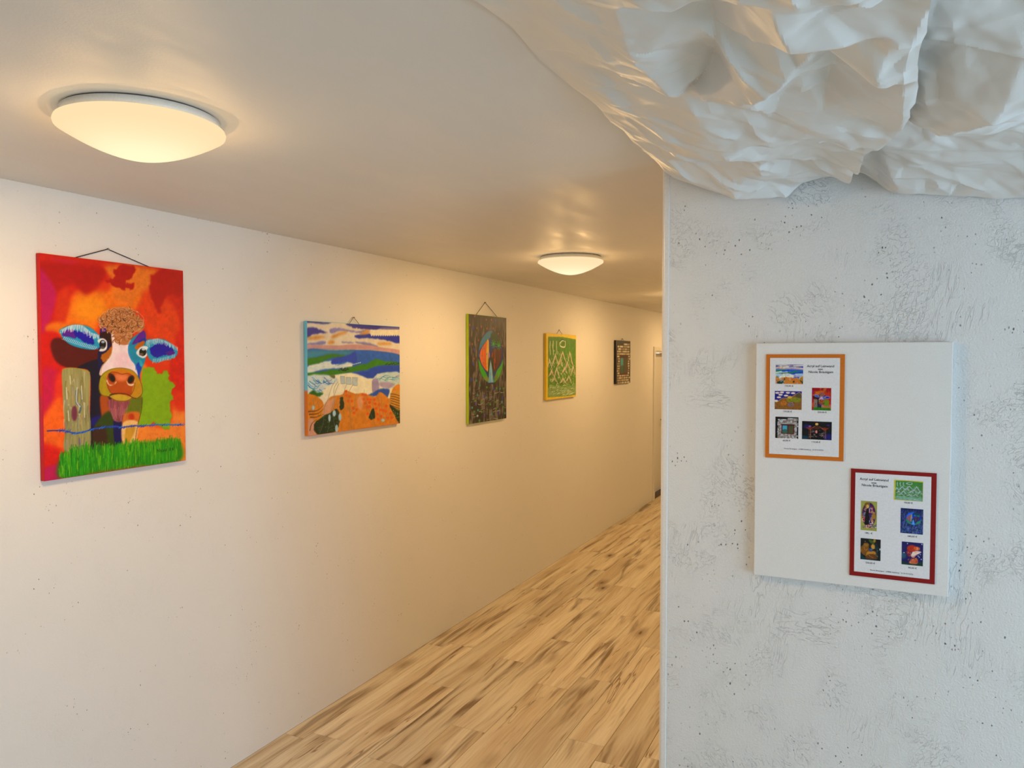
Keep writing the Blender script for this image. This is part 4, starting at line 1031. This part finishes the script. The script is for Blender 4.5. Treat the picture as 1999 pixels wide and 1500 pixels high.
def text_mesh(name, body, size, parent, x, z, y, align='CENTER', bold=0.0):
    cu = bpy.data.curves.new(name, 'FONT'); cu.body = body; cu.size = size; cu.align_x = align; cu.align_y = 'CENTER'
    cu.offset = bold; cu.resolution_u = 2; cu.extrude = 0.0
    to = bpy.data.objects.new(name, cu); COL.objects.link(to); bpy.context.view_layer.update()
    me = bpy.data.meshes.new_from_object(to.evaluated_get(bpy.context.evaluated_depsgraph_get()))
    bpy.data.objects.remove(to); bpy.data.curves.remove(cu)
    me.transform(Matrix.Rotation(math.pi/2, 4, 'X')); me.materials.clear(); me.materials.append(M['ink']); me.name = name
    o = link(bpy.data.objects.new(name, me), parent); o.location = (x, y, z)
    return o

def price_sheet(label, card, x0, z1, border, pics, texts):
    """A4 card of one colour with a laminated white sheet on it; u, v measured from the top left of the card, 0..1"""
    w, h = 0.2075, 0.2965
    e = tag(empty('price_list', (x0+w/2, YS, z1-h)), label, 'price list', 'price lists stuck on the white canvas')
    bm = boxes((-w/2, w/2, -0.0032, -0.0002, 0, h)); bevel(bm, 0.0005, 1)
    obj('card_border', bm, card, e)
    l, t_, r, b = border
    ws = obj('white_sheet', boxes((-w/2+l*w, w/2-r*w, -0.0042, -0.0032, b*h, h-t_*h)), M['sheet'], e)
    for nm, img, u0, v0, u1, v1 in pics:
        pw, ph = (u1-u0)*w, (v1-v0)*h
        nx_ = 66; im = resample(img, nx_, max(8, int(nx_*ph/pw)))
        paint_mesh(nm, im, pw, ph, ws, M['print'], (1, 0, 0), (0, 0, 1), (-w/2+u0*w, -0.00445, h-v1*h))
    for nm, body, u, v, sz, bold in texts:
        text_mesh(nm, body, sz, ws, -w/2+u*w, h-v*h, -0.0045, 'CENTER', bold)
    return e

farm, night, figure, throne, bird = art_farm(), art_night(), art_figure(), art_throne(), art_fire_bird()
cowp = cow*np.array((0.72, 0.6, 1.0)); globep = np.clip(globe*np.array((0.45, 0.75, 2.2))+np.array((0, 0.01, 0.08)), 0, 0.9)
stonep = np.clip(stone*np.array((0.9, 1.0, 1.5)), 0, 0.9); mtnp = np.clip(mtn*np.array((0.75, 0.95, 1.5))+np.array((0, 0, 0.03)), 0, 0.9)
price_sheet('price list with orange border on the upper left of the white canvas', M['orange'], -0.2895, 1.8885, (0.052, 0.034, 0.058, 0.038),
    [('thumbnail_picture', sea, 0.128, 0.098, 0.482, 0.283), ('thumbnail_picture', farm, 0.119, 0.352, 0.468, 0.528), ('thumbnail_picture', cowp, 0.597, 0.316, 0.838, 0.528),
     ('thumbnail_picture', stonep, 0.131, 0.600, 0.430, 0.806), ('thumbnail_picture', night, 0.477, 0.634, 0.850, 0.806)],
    [('heading_text', 'Acryl auf Leinwand', 0.70, 0.112, 0.0092, 0.00010), ('heading_text', 'von', 0.70, 0.140, 0.0086, 0.00010), ('heading_text', 'Nicole Bräutigam', 0.705, 0.167, 0.0092, 0.00010),
     ('price_text', '150,00 €', 0.302, 0.303, 0.0066, 0.00003), ('price_text', '150,00 €', 0.288, 0.548, 0.0066, 0.00003), ('price_text', '250,00 €', 0.728, 0.546, 0.0066, 0.00003),
     ('price_text', '60,00 €', 0.280, 0.828, 0.0066, 0.00003), ('price_text', '110,00 €', 0.655, 0.830, 0.0066, 0.00003), ('contact_text', 'Nicole Bräutigam   67808 Stahlberg   0174 9175976', 0.50, 0.905, 0.0050, 0.0)])
price_sheet('price list with dark red border on the lower right of the white canvas', M['red'], -0.0625, 1.5735, (0.055, 0.034, 0.060, 0.042),
    [('thumbnail_picture', mtnp, 0.515, 0.078, 0.848, 0.262), ('thumbnail_picture', figure, 0.128, 0.292, 0.320, 0.565), ('thumbnail_picture', globep, 0.597, 0.332, 0.856, 0.560),
     ('thumbnail_picture', throne, 0.130, 0.640, 0.370, 0.838), ('thumbnail_picture', bird, 0.617, 0.637, 0.862, 0.846)],
    [('heading_text', 'Acryl auf Leinwand', 0.280, 0.090, 0.0092, 0.00010), ('heading_text', 'von', 0.278, 0.120, 0.0086, 0.00010), ('heading_text', 'Nicole Bräutigam', 0.287, 0.146, 0.0092, 0.00010),
     ('price_text', '90,00 €', 0.686, 0.282, 0.0066, 0.00003), ('price_text', '180,- €', 0.224, 0.590, 0.0066, 0.00003), ('price_text', '180,00 €', 0.735, 0.585, 0.0066, 0.00003),
     ('price_text', '250,00 €', 0.250, 0.866, 0.0066, 0.00003), ('price_text', '90,00 €', 0.745, 0.872, 0.0066, 0.00003), ('contact_text', 'Nicole Bräutigam   67808 Stahlberg   0174 9175976', 0.50, 0.930, 0.0050, 0.0)])
